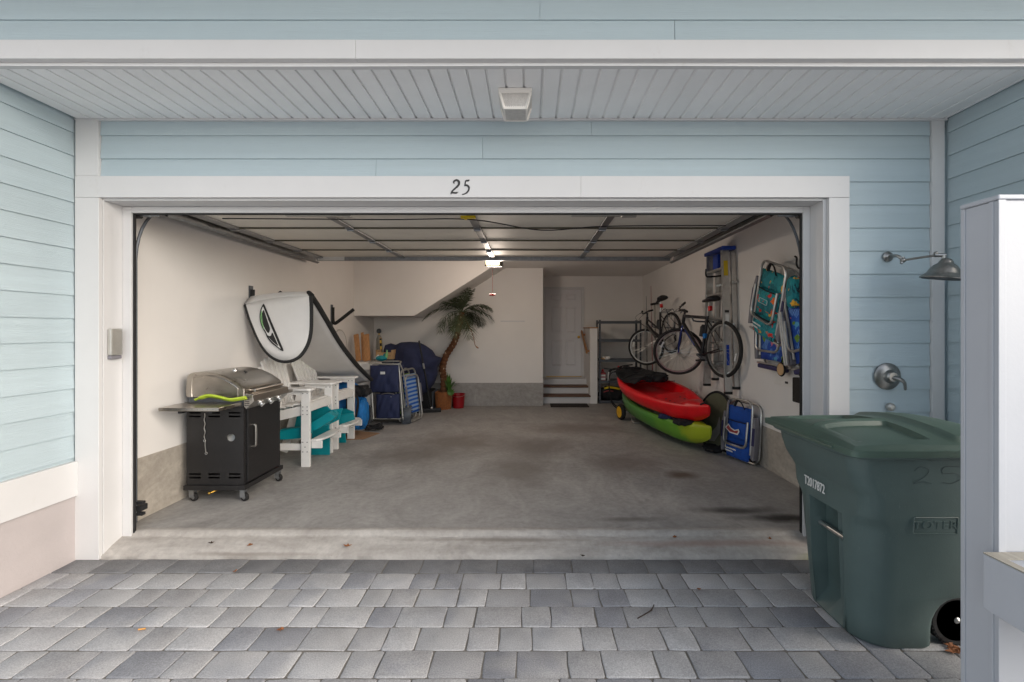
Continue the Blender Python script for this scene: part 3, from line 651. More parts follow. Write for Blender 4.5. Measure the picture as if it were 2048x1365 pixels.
MB().box(x1 - t_, x1, y0, y1, z0, z1).build('side', 'white_vinyl', pb, bevel=.002)
MB().box(x0 + t_, x1 - t_, y1 - t_, y1, z0, z1 - .001).build('end', 'white_vinyl', pb)
MB().box(x0 + t_, x1 - t_, y0, y0 + t_, z0, z1 - .001).build('end', 'white_vinyl', pb)
MB().box(x0 + t_, x1 - t_, y0 + t_, y1 - t_, z0, z0 + .02).build('bottom', 'white_vinyl', pb)
MB().box(x0 + .0005, x0 + .03, y0, y1, z1 + .0005, z1 + .005).box(x1 - .03, x1, y0, y1, z1 + .0005, z1 + .005).box(x0 + .03, x1 - .03, y1 - .045, y1, z1 + .0005, z1 + .005).box(x0 + .03, x1 - .03, y0, y0 + .045, z1 + .0005, z1 + .005).build('rim', 'grey_wood', pb)
for px_, py_ in ((x1 - .05, y0 + .05), (x1 - .05, y1 - .05), (x0 + .06, y0 + .05)): MB().box(px_ - .04, px_ + .04, py_ - .04, py_ + .04, GZ, z0 - .001).build('leg', 'white_vinyl', pb)

# ================================================================ WHEELED BIN
bn = thing('wheeled_bin', 'dark green wheeled bin with white number and metal grab bar beside the opening', 'bin', (1.85, 2.46, GZ))
X1 = [(0, 1.945), (.02, 1.953), (.10, 1.948), (.15, 1.952), (.19, 1.966), (.225, 1.988), (.25, 2.020), (.262, 2.055), (.272, 2.13), (.278, 2.19), (.45, 2.20), (.58, 2.208), (.61, 2.21), (.635, 2.212), (.66, 2.214), (.74, 2.22), (.77, 2.225), (.83, 2.235), (.90, 2.245), (.962, 2.255)]
def bin_sec(h, x1):
    x0 = 1.612 - .035 * h if h < .73 else (1.5865 if h < .76 else (1.572 if h < .80 else (1.536 if h < .86 else (1.515 if h < .93 else 1.505))))
    y0 = 2.195 - .09 * h; y1 = 2.71 + .10 * h; r = .15 if h < .59 else (.135 if h < .62 else (.105 if h < .65 else .085))
    if h < .01: x0 += .012; y0 += .012
    return (h, x0, x1, y0, y1, min(r, (x1 - x0) / 2 - .01))
secs = [bin_sec(h, x1) for h, x1 in X1]
rings = []; nc = 7
for h, x0, x1, y0, y1, r in secs:
    ring = []
    xc, yc = (x0 + x1) / 2, (y0 + y1) / 2; a, b_ = (x1 - x0) / 2, (y1 - y0) / 2
    cor = []
    for qx, qy, a0 in ((1, 1, 0), (-1, 1, 90), (-1, -1, 180), (1, -1, 270)):
        r_ = r if qx < 0 else min(r, .045)
        cor.append([(xc + qx * (a - r_) + r_ * math.cos(R(a0 + 90 * k / nc)), yc + qy * (b_ - r_) + r_ * math.sin(R(a0 + 90 * k / nc))) for k in range(nc + 1)])
    pk = .085 if .03 < h < .60 else 0
    ins = [(x0, yc + .135), (x0 + pk, yc + .125), (x0 + pk, yc + .02), (x0 + pk * .8, yc), (x0 + pk, yc - .02), (x0 + pk, yc - .125), (x0, yc - .135)]
    bow = .012 * min(1, h / .3)
    near = [(x0 + r + (x1 - x0 - r - min(r, .045)) * k / 8, y0 - bow * math.sin(math.pi * k / 8)) for k in range(1, 8)]
    rings.append([(x, y, GZ + h) for x, y in cor[0] + cor[1] + ins + cor[2] + near + cor[3]])
body = MB().loft(rings).build('body', 'bin_green', bn, smooth=True, ang=48)
MB().torus((0, 0, 0), (0, 0, 1), 1, .1, 4, 4)
rim_pts = [(1.885 + p[0], 2.455 + p[1], GZ + .965) for p in rrect(.80, .745, .10, 6)]
MB().tube(rim_pts, .014, 8, True).build('rim', 'bin_green', body, smooth=True)
MB().tube([(1.650, 2.32, GZ + .455), (1.650, 2.60, GZ + .455)], .0135, 12).build('grab_bar', 'aluminium', bn, smooth=True)
# lid: domed sheet with raised ribs and recessed fields, and a skirt
lx0, lx1, ly0, ly1 = 1.468, 2.325, 2.062, 2.858
def lidz(x, y):
    u = (x - lx0) / (lx1 - lx0); v = (y - ly0) / (ly1 - ly0)
    e = min(u, 1 - u, v, 1 - v)
    z = 1.006 + .055 * (1 - (2 * v - 1) ** 2) * (1 - (2 * u - 1) ** 4)
    if e < .03: z -= .012
    for (ua, ub, va, vb, dz) in ((.10, .50, .12, .46, -.024), (.10, .50, .54, .88, -.024), (.60, .92, .08, .92, .020), (.06, .54, .485, .515, .010)):
        d_ = min(u - ua, ub - u, v - va, vb - v)
        if d_ > 0: z += dz * min(1, d_ / .02)
    return GZ + z
nu, nv = 56, 52
lid = MB().grid(lambda u, v: (lx0 + (lx1 - lx0) * u, ly0 + (ly1 - ly0) * v, lidz(lx0 + (lx1 - lx0) * u, ly0 + (ly1 - ly0) * v)), nu, nv)
o = lid.build('lid', 'bin_lid_green', bn, smooth=True, ang=40)
oc = [(1.8965 + p[0], 2.46 + p[1]) for p in rrect(lx1 - lx0 + .006, ly1 - ly0 + .006, .03, 4)]
ic = [(1.8965 + p[0], 2.46 + p[1]) for p in rrect(lx1 - lx0 - .03, ly1 - ly0 - .03, .03, 4)]
MB().loft([[(x, y, GZ + .992) for x, y in ic], [(x, y, GZ + .996) for x, y in oc], [(x, y, GZ + .968) for x, y in oc], [(x, y, GZ + .965) for x, y in ic]], caps=False).build('lid_skirt', 'bin_lid_green', o, smooth=True)
MB().box(lx0 - .012, lx0 + .004, 2.20, 2.72, GZ + .972, GZ + .984).build('lid_handle', 'bin_lid_green', o, bevel=.004)
MB().tube([(lx1 + .03, 2.14, GZ + 1.0), (lx1 + .03, 2.78, GZ + 1.0)], .016, 10).box(lx1 - .02, lx1 + .03, 2.14, 2.2, GZ + .985, GZ + 1.012).box(lx1 - .02, lx1 + .03, 2.72, 2.78, GZ + .985, GZ + 1.012).build('hinge_handle', 'bin_green', bn, smooth=True)
wx, wz = 2.088, GZ + .125
for wy in (2.255, 2.665):
    wb = MB().lathe([(.118, -.03), (.125, -.022), (.125, .022), (.118, .03), (.10, .03), (.10, .006), (.10, -.006), (.10, -.03)], (wx, wy, wz), (0, 1, 0), 40)
    for k in range(40):
        a = 2 * math.pi * k / 40; wb.bar((wx + .124 * math.cos(a), wy - .03, wz + .124 * math.sin(a)), (wx + .124 * math.cos(a), wy + .03, wz + .124 * math.sin(a)), .006, .006)
    wo = wb.build('wheel', 'dark_plastic', bn)
    sgn = -1 if wy < 2.4 else 1
    MB().lathe([(.10, -.012), (.10, .012)], (wx, wy, wz), (0, 1, 0), 30).build('wheel_disc', 'dark_plastic', wo)
    spk = MB()
    for k in range(6): a = R(60 * k + 20); spk.bar((wx + .018 * math.cos(a), wy + sgn * .016, wz + .018 * math.sin(a)), (wx + .10 * math.cos(a), wy + sgn * .016, wz + .10 * math.sin(a)), .005, .010, (0, 1, 0))
    spk.build('wheel_spokes', 'silver_paint', wo, kind='stuff')
    MB().lathe([(.016, 0), (.015, .012), (.008, .018), (0, .019)], (wx, wy + sgn * .02, wz), (0, sgn, 0), 14).build('axle_cap', 'aluminium', wo, smooth=True)
M = basis((1.5765, 2.545, GZ + .693), (0, -1, -.02), (-1, 0, 0))
M = Matrix(((0, 0, -1, 1.574), (-1, 0, 0, 2.52), (0, 1, 0, GZ + .690), (0, 0, 0, 1)))
text_mb('T2017872', .072, M, .0015, .98, xs=.62).build('number', 'label_white', body)
Mt = Matrix(((1, 0, 0, 1.895), (0, -.09, -.996, 2.1275), (0, .996, -.09, GZ + .632), (0, 0, 0, 1)))
text_mb('TOTER', .055, Mt, .0030, 1.05, xs=1.15).build('embossed_name', 'bin_green', body)
Q4 = lambda u, v: Mt @ Vector((u, v, .0015))
MB().tube([Q4(p[0], p[1]) for p in rrect(.205, .078, .006, 2)], .0022, 5, True).build('embossed_border', 'bin_green', body)
mk = lambda u, v: Vector((1.775 + u * .22, 2.1068 - .0072 * v, GZ + .835 + v * .08))
tw = stroke(spline([mk(0, .75), mk(.12, 1), mk(.3, .8), mk(.22, .4), mk(0, .0), mk(.2, .1), mk(.38, .0)], 5), [.0019], (0, -1, 0), (0, -.001, 0))
fv = stroke(spline([mk(.95, 1), mk(.62, .98), mk(.6, .6), mk(.85, .6), mk(.98, .3), mk(.8, 0), mk(.6, .08)], 5), [.0019], (0, -1, 0), (0, -.0011, 0)); tw.add(fv.v, fv.f)
tw.build('marker_number', 'marker', body)

# ================================================================ GAS GRILL
g = thing('gas_grill', 'stainless and black gas grill on casters against the left wall', 'grill', (-2.62, 4.06, 0))
gx0, gx1, gy0, gy1, gz0, gz1 = -2.86, -2.385, 3.79, 4.34, .145, .80
# near side panel with slots and a round hole, cut as strips of sheet
def slotted(y, name):
    holes = []
    for cxh in (-2.79, -2.63, -2.46):
        for zc in (.745, .715, .235, .205): holes.append((cxh - .048, cxh + .048, zc - .007, zc + .007))
    xs = sorted({gx0, gx1} | {h for q_ in holes for h in q_[:2]}); zs = sorted({gz0, gz1} | {h for q_ in holes for h in q_[2:]})
    b = MB()
    hx0, hx1, hz0, hz1 = -2.53, -2.45, .50, .58
    xs = sorted(set(xs) | {hx0, hx1}); zs = sorted(set(zs) | {hz0, hz1})
    for xa, xb_ in zip(xs, xs[1:]):
        for za, zb2 in zip(zs, zs[1:]):
            xm, zm = (xa + xb_) / 2, (za + zb2) / 2
            if any(q_[0] < xm < q_[1] and q_[2] < zm < q_[3] for q_ in holes): continue
            if hx0 < xm < hx1 and hz0 < zm < hz1: continue
            b.add([(xa, y, za), (xb_, y, za), (xb_, y, zb2), (xa, y, zb2)], [(0, 1, 2, 3)])
    # ring filling the square opening to a round one
    cc = ((hx0 + hx1) / 2, (hz0 + hz1) / 2); r_ = .032; n = 24; sq = []; ci = []
    for k in range(n):
        a = 2 * math.pi * k / n; ca, sa = math.cos(a), math.sin(a); m_ = .04 / max(abs(ca), abs(sa))
        sq.append((cc[0] + ca * m_, y, cc[1] + sa * m_)); ci.append((cc[0] + ca * r_, y, cc[1] + sa * r_))
    b.add(sq + ci, [(k, (k + 1) % n, n + (k + 1) % n, n + k) for k in range(n)])
    return b.build(name, 'black_paint', g, thick=.002)
slotted(gy0, 'side_panel'); slotted(gy1, 'side_panel')
MB().box(gx0 + .002, gx0 + .006, gy0 + .004, gy1 - .004, gz0, gz1).build('back_panel', 'black_paint', g)
MB().box(gx0 - .015, gx1 + .02, gy0 - .02, gy1 + .02, .105, .144).build('bottom_shelf', 'black_paint', g, bevel=.003)
MB().box(gx1 - .012, gx1, gy0 + .003, gy0 + .035, gz0, gz1).box(gx1 - .012, gx1, gy1 - .035, gy1 - .003, gz0, gz1).build('front_post', 'black_paint', g)
for ya, yb, hy in ((gy0 + .04, gy1 - .04, gy0 + .10),):
    dd = MB().box(gx1 - .004, gx1 + .012, ya, yb, gz0 + .01, gz1 - .01).build('cabinet_door', 'black_paint', g, bevel=.003)
    MB().tube(spline([(gx1 + .012, hy, .44), (gx1 + .035, hy, .445), (gx1 + .042, hy, .47), (gx1 + .042, hy, .60), (gx1 + .035, hy, .625), (gx1 + .012, hy, .63)], 4), .009, 8).build('door_handle', 'stainless', dd, smooth=True)
for cx_, cy_ in ((gx0 + .03, gy0 + .03), (gx1 - .02, gy0 + .03), (gx1 - .01, gy1 - .02), (gx0 + .03, gy1 - .02)):
    w_ = MB().lathe([(.03, -.013), (.034, -.01), (.034, .01), (.03, .013)], (cx_ + .012, cy_, .0345), (.25, 1, 0), 18).build('caster', 'rubber', g, smooth=True)
    MB().lathe([(.017, -.0145), (.017, .0145)], (cx_ + .012, cy_, .0345), (.25, 1, 0), 14).box(cx_ - .02, cx_ + .02, cy_ - .019, cy_ - .016, .034, .09).box(cx_ - .02, cx_ + .02, cy_ + .016, cy_ + .019, .034, .09).box(cx_ - .025, cx_ + .025, cy_ - .02, cy_ + .02, .09, .104).build('caster_fork', 'galvanized', w_)
# firebox
MB().box(gx0 + .01, gx1 + .0, gy0 + .01, gy1 - .01, .801, .875).build('firebox', 'dark_steel', g, bevel=.004)
# side shelves
for ya, yb in ((gy0 - .29, gy0 - .005), (gy1 + .005, gy1 + .26)):
    s_ = MB().box(gx0 + .0, gx1 - .01, ya, yb, .808, .836).build('side_shelf', 'stainless', g, bevel=.004)
    MB().box(gx0 + .12, gx0 + .15, ya + .04, yb + .02, .785, .8075).box(gx1 - .12, gx1 - .09, ya + .04, yb + .02, .785, .8075).build('shelf_bracket', 'dark_plastic', s_)
    rv = MB()
    for k in range(12): rv.ball((gx0 + .02 + k * .04, (ya if ya < gy0 else yb) + (0 if ya < gy0 else 0), .822), .004, 6)
    rv.build('rivets', 'galvanized', s_, kind='stuff')
# control panel, sloped, with two knobs and a louvred end
cp = [(gx1 + .002, .80), (gx1 + .022, .775), (gx1 + .085, .84), (gx1 + .075, .895), (gx1 + .002, .905)]
cpo = MB().prism([(x, gy0 - .002, z) for x, z in cp], (0, gy1 - gy0 + .004, 0)).build('control_panel', 'stainless', g, bevel=.004)
lv = MB()
for k in range(5): lv.box(gx1 + .010, gx1 + .05, gy0 - .0035, gy0 - .0025, .805 + k * .015, .812 + k * .015)
lv.build('louvre', 'dark_plastic', cpo)
kd = Vector((.065, 0, -.063)).normalized()
for ky in (gy0 + .14, gy0 + .28, gy0 + .42):
    kc = Vector((gx1 + .056, ky, .8095))
    kn = MB().lathe([(.032, 0), (.030, .006), (.022, .009), (.021, .028), (.016, .032), (0, .032)], kc, kd, 24).build('knob', 'aluminium', cpo, smooth=True)
    MB().bar(kc + kd * .03 + Vector((.012, 0, .012)), kc + kd * .03 - Vector((.012, 0, .012)), .007, .012, (0, 1, 0)).build('knob_grip', 'label_white', kn)
# rounded hood lofted along Y
hp = [(gx0 + .005, .877), (gx0 - .005, .90), (gx0 + .0, 1.02), (gx0 + .02, 1.065), (gx0 + .07, 1.082), (gx0 + .17, 1.085), (gx0 + .29, 1.062), (gx1 - .07, 1.01), (gx1 + .005, .955), (gx1 + .012, .93), (gx1 + .010, .877)]
hp = [(p.x, p.z) for p in spline([(a, 0, b_) for a, b_ in hp], 3)]
def inset(k): 
    cxm, czm = (gx0 + gx1) / 2, .95
    return [((x - cxm) * k + cxm, (z - czm) * k + czm if z > .89 else z) for x, z in hp]
hood = MB().loft([[(x, yy, z) for x, z in inset(k)] for yy, k in ((gy0 - .008, .93), (gy0 - .010, .965), (gy0 - .004, .99), (gy0 + .004, 1.0), (gy1 - .004, 1.0), (gy1 + .006, .985), (gy1 + .010, .95))]).build('hood', 'stainless', g, smooth=True, ang=28)
ri = inset(.78); MB().tube([(x, gy0 - .010, z) for x, z in ri], .004, 6).build('hood_end_rib', 'stainless', hood, smooth=True)
hz_ = .925; hx_ = gx1 + .055
MB().tube([(hx_, gy0 + .06, hz_), (hx_, gy1 - .06, hz_)], .012, 10).tube([(gx1 + .005, gy0 + .08, hz_ + .0), (hx_, gy0 + .08, hz_)], .008, 8).tube([(gx1 + .005, gy1 - .08, hz_), (hx_, gy1 - .08, hz_)], .008, 8).build('hood_handle', 'stainless', hood, smooth=True)
MB().lathe([(.03, 0), (.028, .008), (.014, .012), (.016, .022), (0, .024)], (gx0 + .24, gy0 + .25, 1.074), (.12, 0, 1), 18).build('thermometer', 'aluminium', hood, smooth=True)
MB().tube([(gx0 + .29, gy0 + .30, 1.064), (gx0 + .33, gy0 + .27, 1.055)], .010, 8, flat=.4).build('badge', 'dark_plastic', hood)
MB().tube([(gx0 + .155, gy0 - .006, .742)] + [(gx0 + .155 + .004 * math.sin(k), gy0 - .007, .74 - k * .011) for k in range(1, 21)] + [(gx0 + .16, gy0 - .008, .47), (gx0 + .165, gy0 - .008, .42)], .0032, 5).torus((gx0 + .155, gy0 - .008, .515), (0, 1, 0), .009, .002, 12, 5).torus((gx0 + .168, gy0 - .008, .41), (0, 1, 0), .009, .002, 12, 5).build('match_chain', 'aluminium', g)
MB().tube([(gx0 + .22, gy0 - .03, .09), (gx0 + .25, gy0 + .02, .10)], .008, 8).ball((gx0 + .215, gy0 - .035, .088), .013, 8).build('gas_fitting', 'brass', g)
MB().lathe([(.12, .0), (.15, .02), (.155, .10), (.155, .20), (.12, .28), (.05, .30), (.05, .33)], (gx0 + .31, gy0 + .20, .27), (0, 0, 1), 22).build('gas_bottle', 'label_white', g, smooth=True)
st_ = thing('foam_strip', 'curved lime green strip lying on the grill side shelf', 'foam strip', (-2.6, 3.75, .84))
pts = [P(390, 800, 3.70), P(405, 795, 3.70), P(418, 792, 3.70), P(438, 795, 3.70), P(460, 800, 3.70), P(478, 798, 3.70), P(492, 796, 3.70)]
MB().tube(spline(pts, 5), [.007] * 4 + [.012] * 40, 8, flat=1.6).build('strip', 'lime', st_, smooth=True)

# ================================================================ TALL SLATTED CHAIRS
def adirondack(y0, name_label, wd=.54):
    t = thing('adirondack_chair', name_label, 'chair', (-2.5, y0 + wd / 2, 0), 'tall white slatted chairs in a row')
    ya, yb = y0, y0 + wd; fx = -2.325; m = 'plastic_white'
    for yy in (ya, yb):
        s = 1 if yy == ya else -1
        lg = MB().box(fx - .07, fx + .02, yy - .018, yy + .018, 0, .80).build('front_leg', m, t, bevel=.004)
        bl = MB()
        for zz in (.16, .21, .26, .55, .59, .63, .77):
            for xx in (-.045, .0) if zz != .21 else (-.022,): bl.lathe([(.006, 0), (.005, .003), (0, .003)], (fx - .005 + xx, yy - .018 * 1, zz), (0, -1, 0), 8)
        bl.build('bolts', 'dark_steel', lg, kind='stuff')
        MB().bar((-2.86, yy + s * .03, -.0 + .02), (-2.66, yy + s * .03, .70), .030, .085, (1, 0, 0)).build('rear_leg', m, t, bevel=.003)
        MB().bar((fx - .02, yy + s * .033, .60), (-2.86, yy + s * .033, .48), .028, .10).build('seat_rail', m, t, bevel=.003)
        MB().bar((fx + .0, yy + s * .033, .20), (-2.86, yy + s * .033, .20), .028, .07).build('bottom_rail', m, t, bevel=.003)
        MB().bar((fx + .02 , yy + s * .034, .225), (fx + .13, yy + s * .034, .225), .028, .075).build('footrest_bracket', m, t, bevel=.004)
        arm = [(-2.80, -.04), (-2.80, .04), (-2.62, .055), (-2.40, .075), (-2.30, .075), (-2.275, .055), (-2.265, 0), (-2.275, -.055), (-2.30, -.075), (-2.40, -.07), (-2.62, -.04)]
        MB().prism([(a, yy + b_ * s, .803 + .0) for a, b_ in arm], (0, 0, .024)).build('armrest', m, t, bevel=.004)
        MB().bar((fx - .30, yy + s * .0, .79), (fx - .02, yy + s * .0, .77), .024, .05).build('arm_rail', m, t, bevel=.003)
    MB().box(fx - .012, fx + .012, ya + .02, yb - .02, .575, .665).build('seat_apron', m, t, bevel=.004)
    for k in range(6):
        xx = fx - .03 - k * .075; MB().box(xx - .066, xx, ya + .02, yb - .02, .655 - .016 * k, .675 - .016 * k).build('seat_slat', m, t, bevel=.004)
    fr = [(fx + .02 + dx, ya + .0 + (wd) * v, .264) for dx, v in ((0, 0), (.06, 0), (.105, .1), (.125, .3), (.13, .5), (.125, .7), (.105, .9), (.06, 1), (0, 1))]
    MB().prism(fr, (0, 0, .022)).build('footrest', m, t, bevel=.005)
    hts = [.50, .555, .585, .595, .585, .555, .50]
    ctr = (ya + yb) / 2
    for k in range(7):
        u = (k - 3); b0 = Vector((-2.72, ctr + u * .058, .54)); tp = Vector((-2.72 - hts[k] * .30, ctr + u * .080, .54 + hts[k]))
        d_ = tp - b0; nn = Vector((1, 0, .30)).normalized(); pts = []
        for f_, w_ in ((0, .022), (.6, .026), (.93, .030), (.98, .026), (1.0, .015)):
            pts.append((b0 + d_ * f_, w_))
        poly = [p + Vector((0, -w_, 0)) for p, w_ in pts] + [p + Vector((0, w_, 0)) for p, w_ in pts[::-1]]
        MB().prism(poly, nn * .02).build('back_slat', m, t, bevel=.003)
    MB().bar((-2.765, ya + .03, .62), (-2.765, yb - .03, .62), .025, .07).bar((-2.845, ya + .06, .90), (-2.845, yb - .06, .90), .025, .06).build('back_brace', m, t, bevel=.003)
    return t
adirondack(4.775, 'tall white slatted chair next to the grill, nearer of the pair')
adirondack(5.475, 'tall white slatted chair nearer the navy cart, farther of the pair', .50)

# teal folded pieces under the chairs
t = thing('teal_folding_chair', 'teal plastic folding chair stowed under the nearer white chair', 'chair', (-2.5, 5.05, .2))
def slab(poly, th, m, par, name, off=None):
    MB().prism(poly, off or (0, th, 0)).build(name, m, par, bevel=.004)
slab([(-2.83, 4.86, .265), (-2.62, 4.86, .262), (-2.46, 4.86, .275), (-2.33, 4.86, .33), (-2.345, 4.86, .385), (-2.42, 4.86, .40), (-2.60, 4.86, .37), (-2.80, 4.86, .31)], .03, 'teal_plastic', t, 'armrest')
slab([(-2.50, 4.90, .30), (-2.30, 4.90, .36), (-2.12, 4.90, .47), (-2.10, 4.90, .50), (-2.17, 4.90, .55), (-2.35, 4.90, .44), (-2.52, 4.90, .36)], .09, 'teal_plastic', t, 'seat_slat')
slab([(-2.48, 5.02, .33), (-2.12, 5.02, .50), (-2.16, 5.02, .545), (-2.50, 5.02, .40)], .05, 'teal_plastic', t, 'seat_slat')
MB().bar((-2.72, 5.0, .34), (-2.22, 5.0, .40), .10, .018).build('seat_slat', 'teal_plastic', t, bevel=.004)
slab([(-2.70, 5.20, .30), (-2.30, 5.20, .30), (-2.28, 5.20, .52), (-2.32, 5.20, .56), (-2.52, 5.20, .55), (-2.66, 5.20, .48)], .02, 'teal_plastic', t, 'back_slat')
slab([(-2.28, 5.14, .36), (-2.16, 5.14, .42), (-2.12, 5.14, .55), (-2.26, 5.14, .53)], .02, 'teal_plastic', t, 'back_slat')
slab([(-2.52, 5.22, .0), (-2.30, 5.22, .0), (-2.30, 5.22, .30), (-2.50, 5.22, .30)], .02, 'teal_plastic', t, 'leg')
t = thing('teal_folding_chair', 'teal plastic folding chair under the farther white chair by the blue bag', 'chair', (-2.5, 5.75, .2))
slab([(-2.70, 5.60, .25), (-2.34, 5.60, .27), (-2.16, 5.60, .33), (-2.18, 5.60, .41), (-2.40, 5.60, .38), (-2.68, 5.60, .34)], .03, 'teal_plastic', t, 'armrest')
slab([(-2.66, 5.74, .28), (-2.28, 5.74, .30), (-2.22, 5.74, .40), (-2.32, 5.74, .44), (-2.60, 5.74, .42)], .02, 'teal_plastic', t, 'back_slat')
slab([(-2.56, 5.78, .0), (-2.34, 5.78, .0), (-2.36, 5.78, .28), (-2.54, 5.78, .28)], .02, 'teal_plastic', t, 'leg')

# ================================================================ WALL RACK ARMS AND THE DRAPED BOARD
def rack(y, label, zb=1.53):
    t = thing('wall_rack_arm', label, 'rack arm', (IL, y, zb), 'padded rack arms on the left wall')
    MB().tube(spline([(IL + .022, y, zb + .24), (IL + .022, y, zb + .06), (IL + .045, y, zb + .005), (IL + .10, y, zb + .03), (IL + .33, y, zb + .21)], 5), .024, 10).build('padded_arm', 'foam_black', t, smooth=True)
    MB().box(IL, IL + .012, y - .03, y + .03, zb - .03, zb + .28).build('wall_plate', 'dark_steel', t)
rack(6.76, 'bare black padded V-shaped rack arm on the left wall')
rack(4.80, 'black padded rack arm holding up the draped white board', 1.62)
t = thing('paddle_board', 'deflated white paddle board with black rails draped over the wall rack', 'paddle board', (-2.6, 4.75, 1.7))
fl = [(491, 610), (506, 647), (523, 684), (541, 708), (562, 721), (583, 722), (602, 712), (616, 689), (622, 660), (622, 625), (619, 592)]
FD = 4.685
flp = spline([P(x, y, FD) for x, y in fl], 4)
bow = lambda p: Vector((p.x, p.y - .035 * max(0, 1 - ((p.x + 2.62) / .36) ** 2) + .10 * max(0, p.z - 1.55), p.z))
# flap surface: strips between left and right outline at equal height
cen = Vector((sum(p.x for p in flp) / len(flp), FD, 1.5))
tops = [P(491, 610, FD), P(520, 603, FD), P(560, 596, FD), P(590, 594, FD), P(619, 592, FD)]
n_ = len(flp)
b = MB()
topl = spline(tops, 10)
def tp(i): 
    u = i / (n_ - 1); k = u * (len(topl) - 1); a = int(min(k, len(topl) - 2)); return topl[a].lerp(topl[a + 1], k - a)
b.grid(lambda u, v: bow(tp(u * (n_ - 1)).lerp(flp[int(round(u * (n_ - 1)))], v)), n_ - 1, 8)
b.build('nose_flap', 'board_white', t, smooth=True, thick=.03, ang=80)
MB().tube([bow(p) + Vector((0, .0, 0)) for p in flp], .020, 10).build('flap_rail', 'foam_black', t, smooth=True)
# body running back and down over the chairs
rt = [PX(619, 591, -2.315), PX(634, 613, -2.31), PX(650, 640, -2.30), PX(680, 690, -2.295), PX(712, 731, -2.295), PX(741, 760, -2.30)]
rt = spline(rt, 5)
lf = [Vector((-2.905, p.y, p.z - .05 - .02 * k / len(rt))) for k, p in enumerate(rt)]
b = MB().grid(lambda u, v: (lambda k: lf[k].lerp(rt[k], u) + Vector((0, 0, -.02 * math.sin(math.pi * u))))(int(round(v * (len(rt) - 1)))), 8, len(rt) - 1)
b.build('body', 'board_white', t, smooth=True, thick=.04, ang=80)
fo = spline([bow(tops[0]), Vector((-2.905, 4.745, lf[0].z + .02)), lf[0]], 3); fo2 = spline([bow(tops[-1]), Vector((-2.315, 4.735, rt[0].z + .018)), rt[0]], 3)
MB().grid(lambda u, v: (lambda k: fo[k].lerp(fo2[k], u) + Vector((0, 0, .016 * math.sin(math.pi * u))))(int(round(v * (len(fo) - 1)))), 8, len(fo) - 1).build('fold', 'board_white', t, smooth=True, thick=.034)
MB().tube([p + Vector((.014, 0, .0)) for p in fo2[:-1]] + [p + Vector((.014, 0, 0)) for p in rt], .028, 10).build('body_rail', 'foam_black', t, smooth=True)
MB().tube([fo[0]] + lf, .02, 8).build('wall_rail', 'foam_black', t, smooth=True)
MB().tube([rt[-1], (lf[-1] + rt[-1]) / 2 + Vector((0, .05, -.01)), lf[-1]], .022, 8).build('tail_rail', 'board_white', t, smooth=True)
# feather emblem on the flap
def em(cx_, cy_, o): p = P(470 + cx_ * .2638, 560 + cy_ * .2637, FD - .03); p = bow(p); p.y -= .026 - .03 + o; return p
def emblem(pts, m, o, name):
    q_ = spline([Vector((a, b_, 0)) for a, b_ in pts], 4, True); poly = [em(v.x, v.y, o) for v in q_]
    bm = bmesh.new(); vs = [bm.verts.new(p) for p in poly]; f = bm.faces.new(vs); bmesh.ops.triangulate(bm, faces=[f])
    bb = MB(); bm.verts.index_update(); bb.add([v.co.copy() for v in bm.verts], [[v.index for v in f.verts] for f in bm.faces]); bm.free(); bb.build(name, m, t, thick=.0012)
outer = [(220, 183), (200, 230), (198, 290), (212, 350), (240, 400), (258, 440), (290, 480), (322, 505), (355, 532), (378, 540), (372, 515), (345, 470), (320, 420), (300, 365), (285, 325), (268, 315), (258, 280), (240, 240), (232, 200)]
emblem(outer, 'foam_black', 0, 'emblem')
def shrink(p, k, c): return [(c[0] + (x - c[0]) * k, c[1] + (y - c[1]) * k) for x, y in p]
wht = [(220, 205), (208, 240), (207, 290), (221, 345), (248, 393), (267, 433), (297, 470), (325, 494), (358, 522), (340, 485), (312, 425), (292, 372), (278, 335), (262, 322), (250, 285), (232, 245), (224, 215)]
emblem(wht, 'board_white', .0022, 'emblem_outline')
emblem([(224, 232), (214, 280), (222, 325), (244, 376), (268, 404), (280, 372), (266, 332), (250, 288), (236, 246)], 'foam_black', .0044, 'emblem_fill')
emblem([(260, 420), (284, 428), (298, 400), (318, 450), (342, 500), (302, 470), (276, 442)], 'foam_black', .0044, 'emblem_fill')
emblem([(214, 232), (206, 280), (216, 335), (236, 380), (226, 335), (217, 285)], 'logo_green', .0050, 'emblem_stripe')

# ================================================================ BACK LEFT CORNER
t = thing('body_board', 'plain white body board leaning on the left wall behind the paddle board', 'body board', (-2.9, 6.95, .7))
bp = [(p[0], p[1]) for p in rrect(.50, 1.05, .24, 8)]
MB().prism([(IL + .02 + .03 * (1 - (b_ + .52) / 1.05), 6.92 + a, .92 + b_) for a, b_ in bp], (.035, 0, 0)).build('deck', 'board_white', t, bevel=.008)
MB().tube([(IL + .055 + .03 * (1 - (b_ + .52) / 1.05), 6.92 + a * .97, .92 + b_ * .98) for a, b_ in bp], .006, 6, True).build('edge_line', 'silver_paint', t)
t = thing('storage_box', 'white lidded storage box under the leaning timber boards', 'box', (-2.7, 7.25, 0))
MB().box(-2.90, -2.46, 7.02, 7.5, .002, .80).build('tub', 'plastic_white', t, bevel=.03)
MB().box(-2.92, -2.44, 7.0, 7.52, .801, .93).build('lid', 'plastic_white', t, bevel=.025)
def plank(p0, p1, wd, label):
    t = thing('timber_board', label, 'board', p0, 'leaning timber boards')
    MB().bar(p0, p1, wd, .03, (0, 1, .2)).build('plank', 'wood', t, bevel=.002)
plank((-2.72, 7.22, .945), (-2.82, 7.38, 1.36), .075, 'leftmost leaning timber board')
plank((-2.655, 7.26, .945), (-2.735, 7.42, 1.39), .04, 'narrow pale timber strip between the two wide boards')
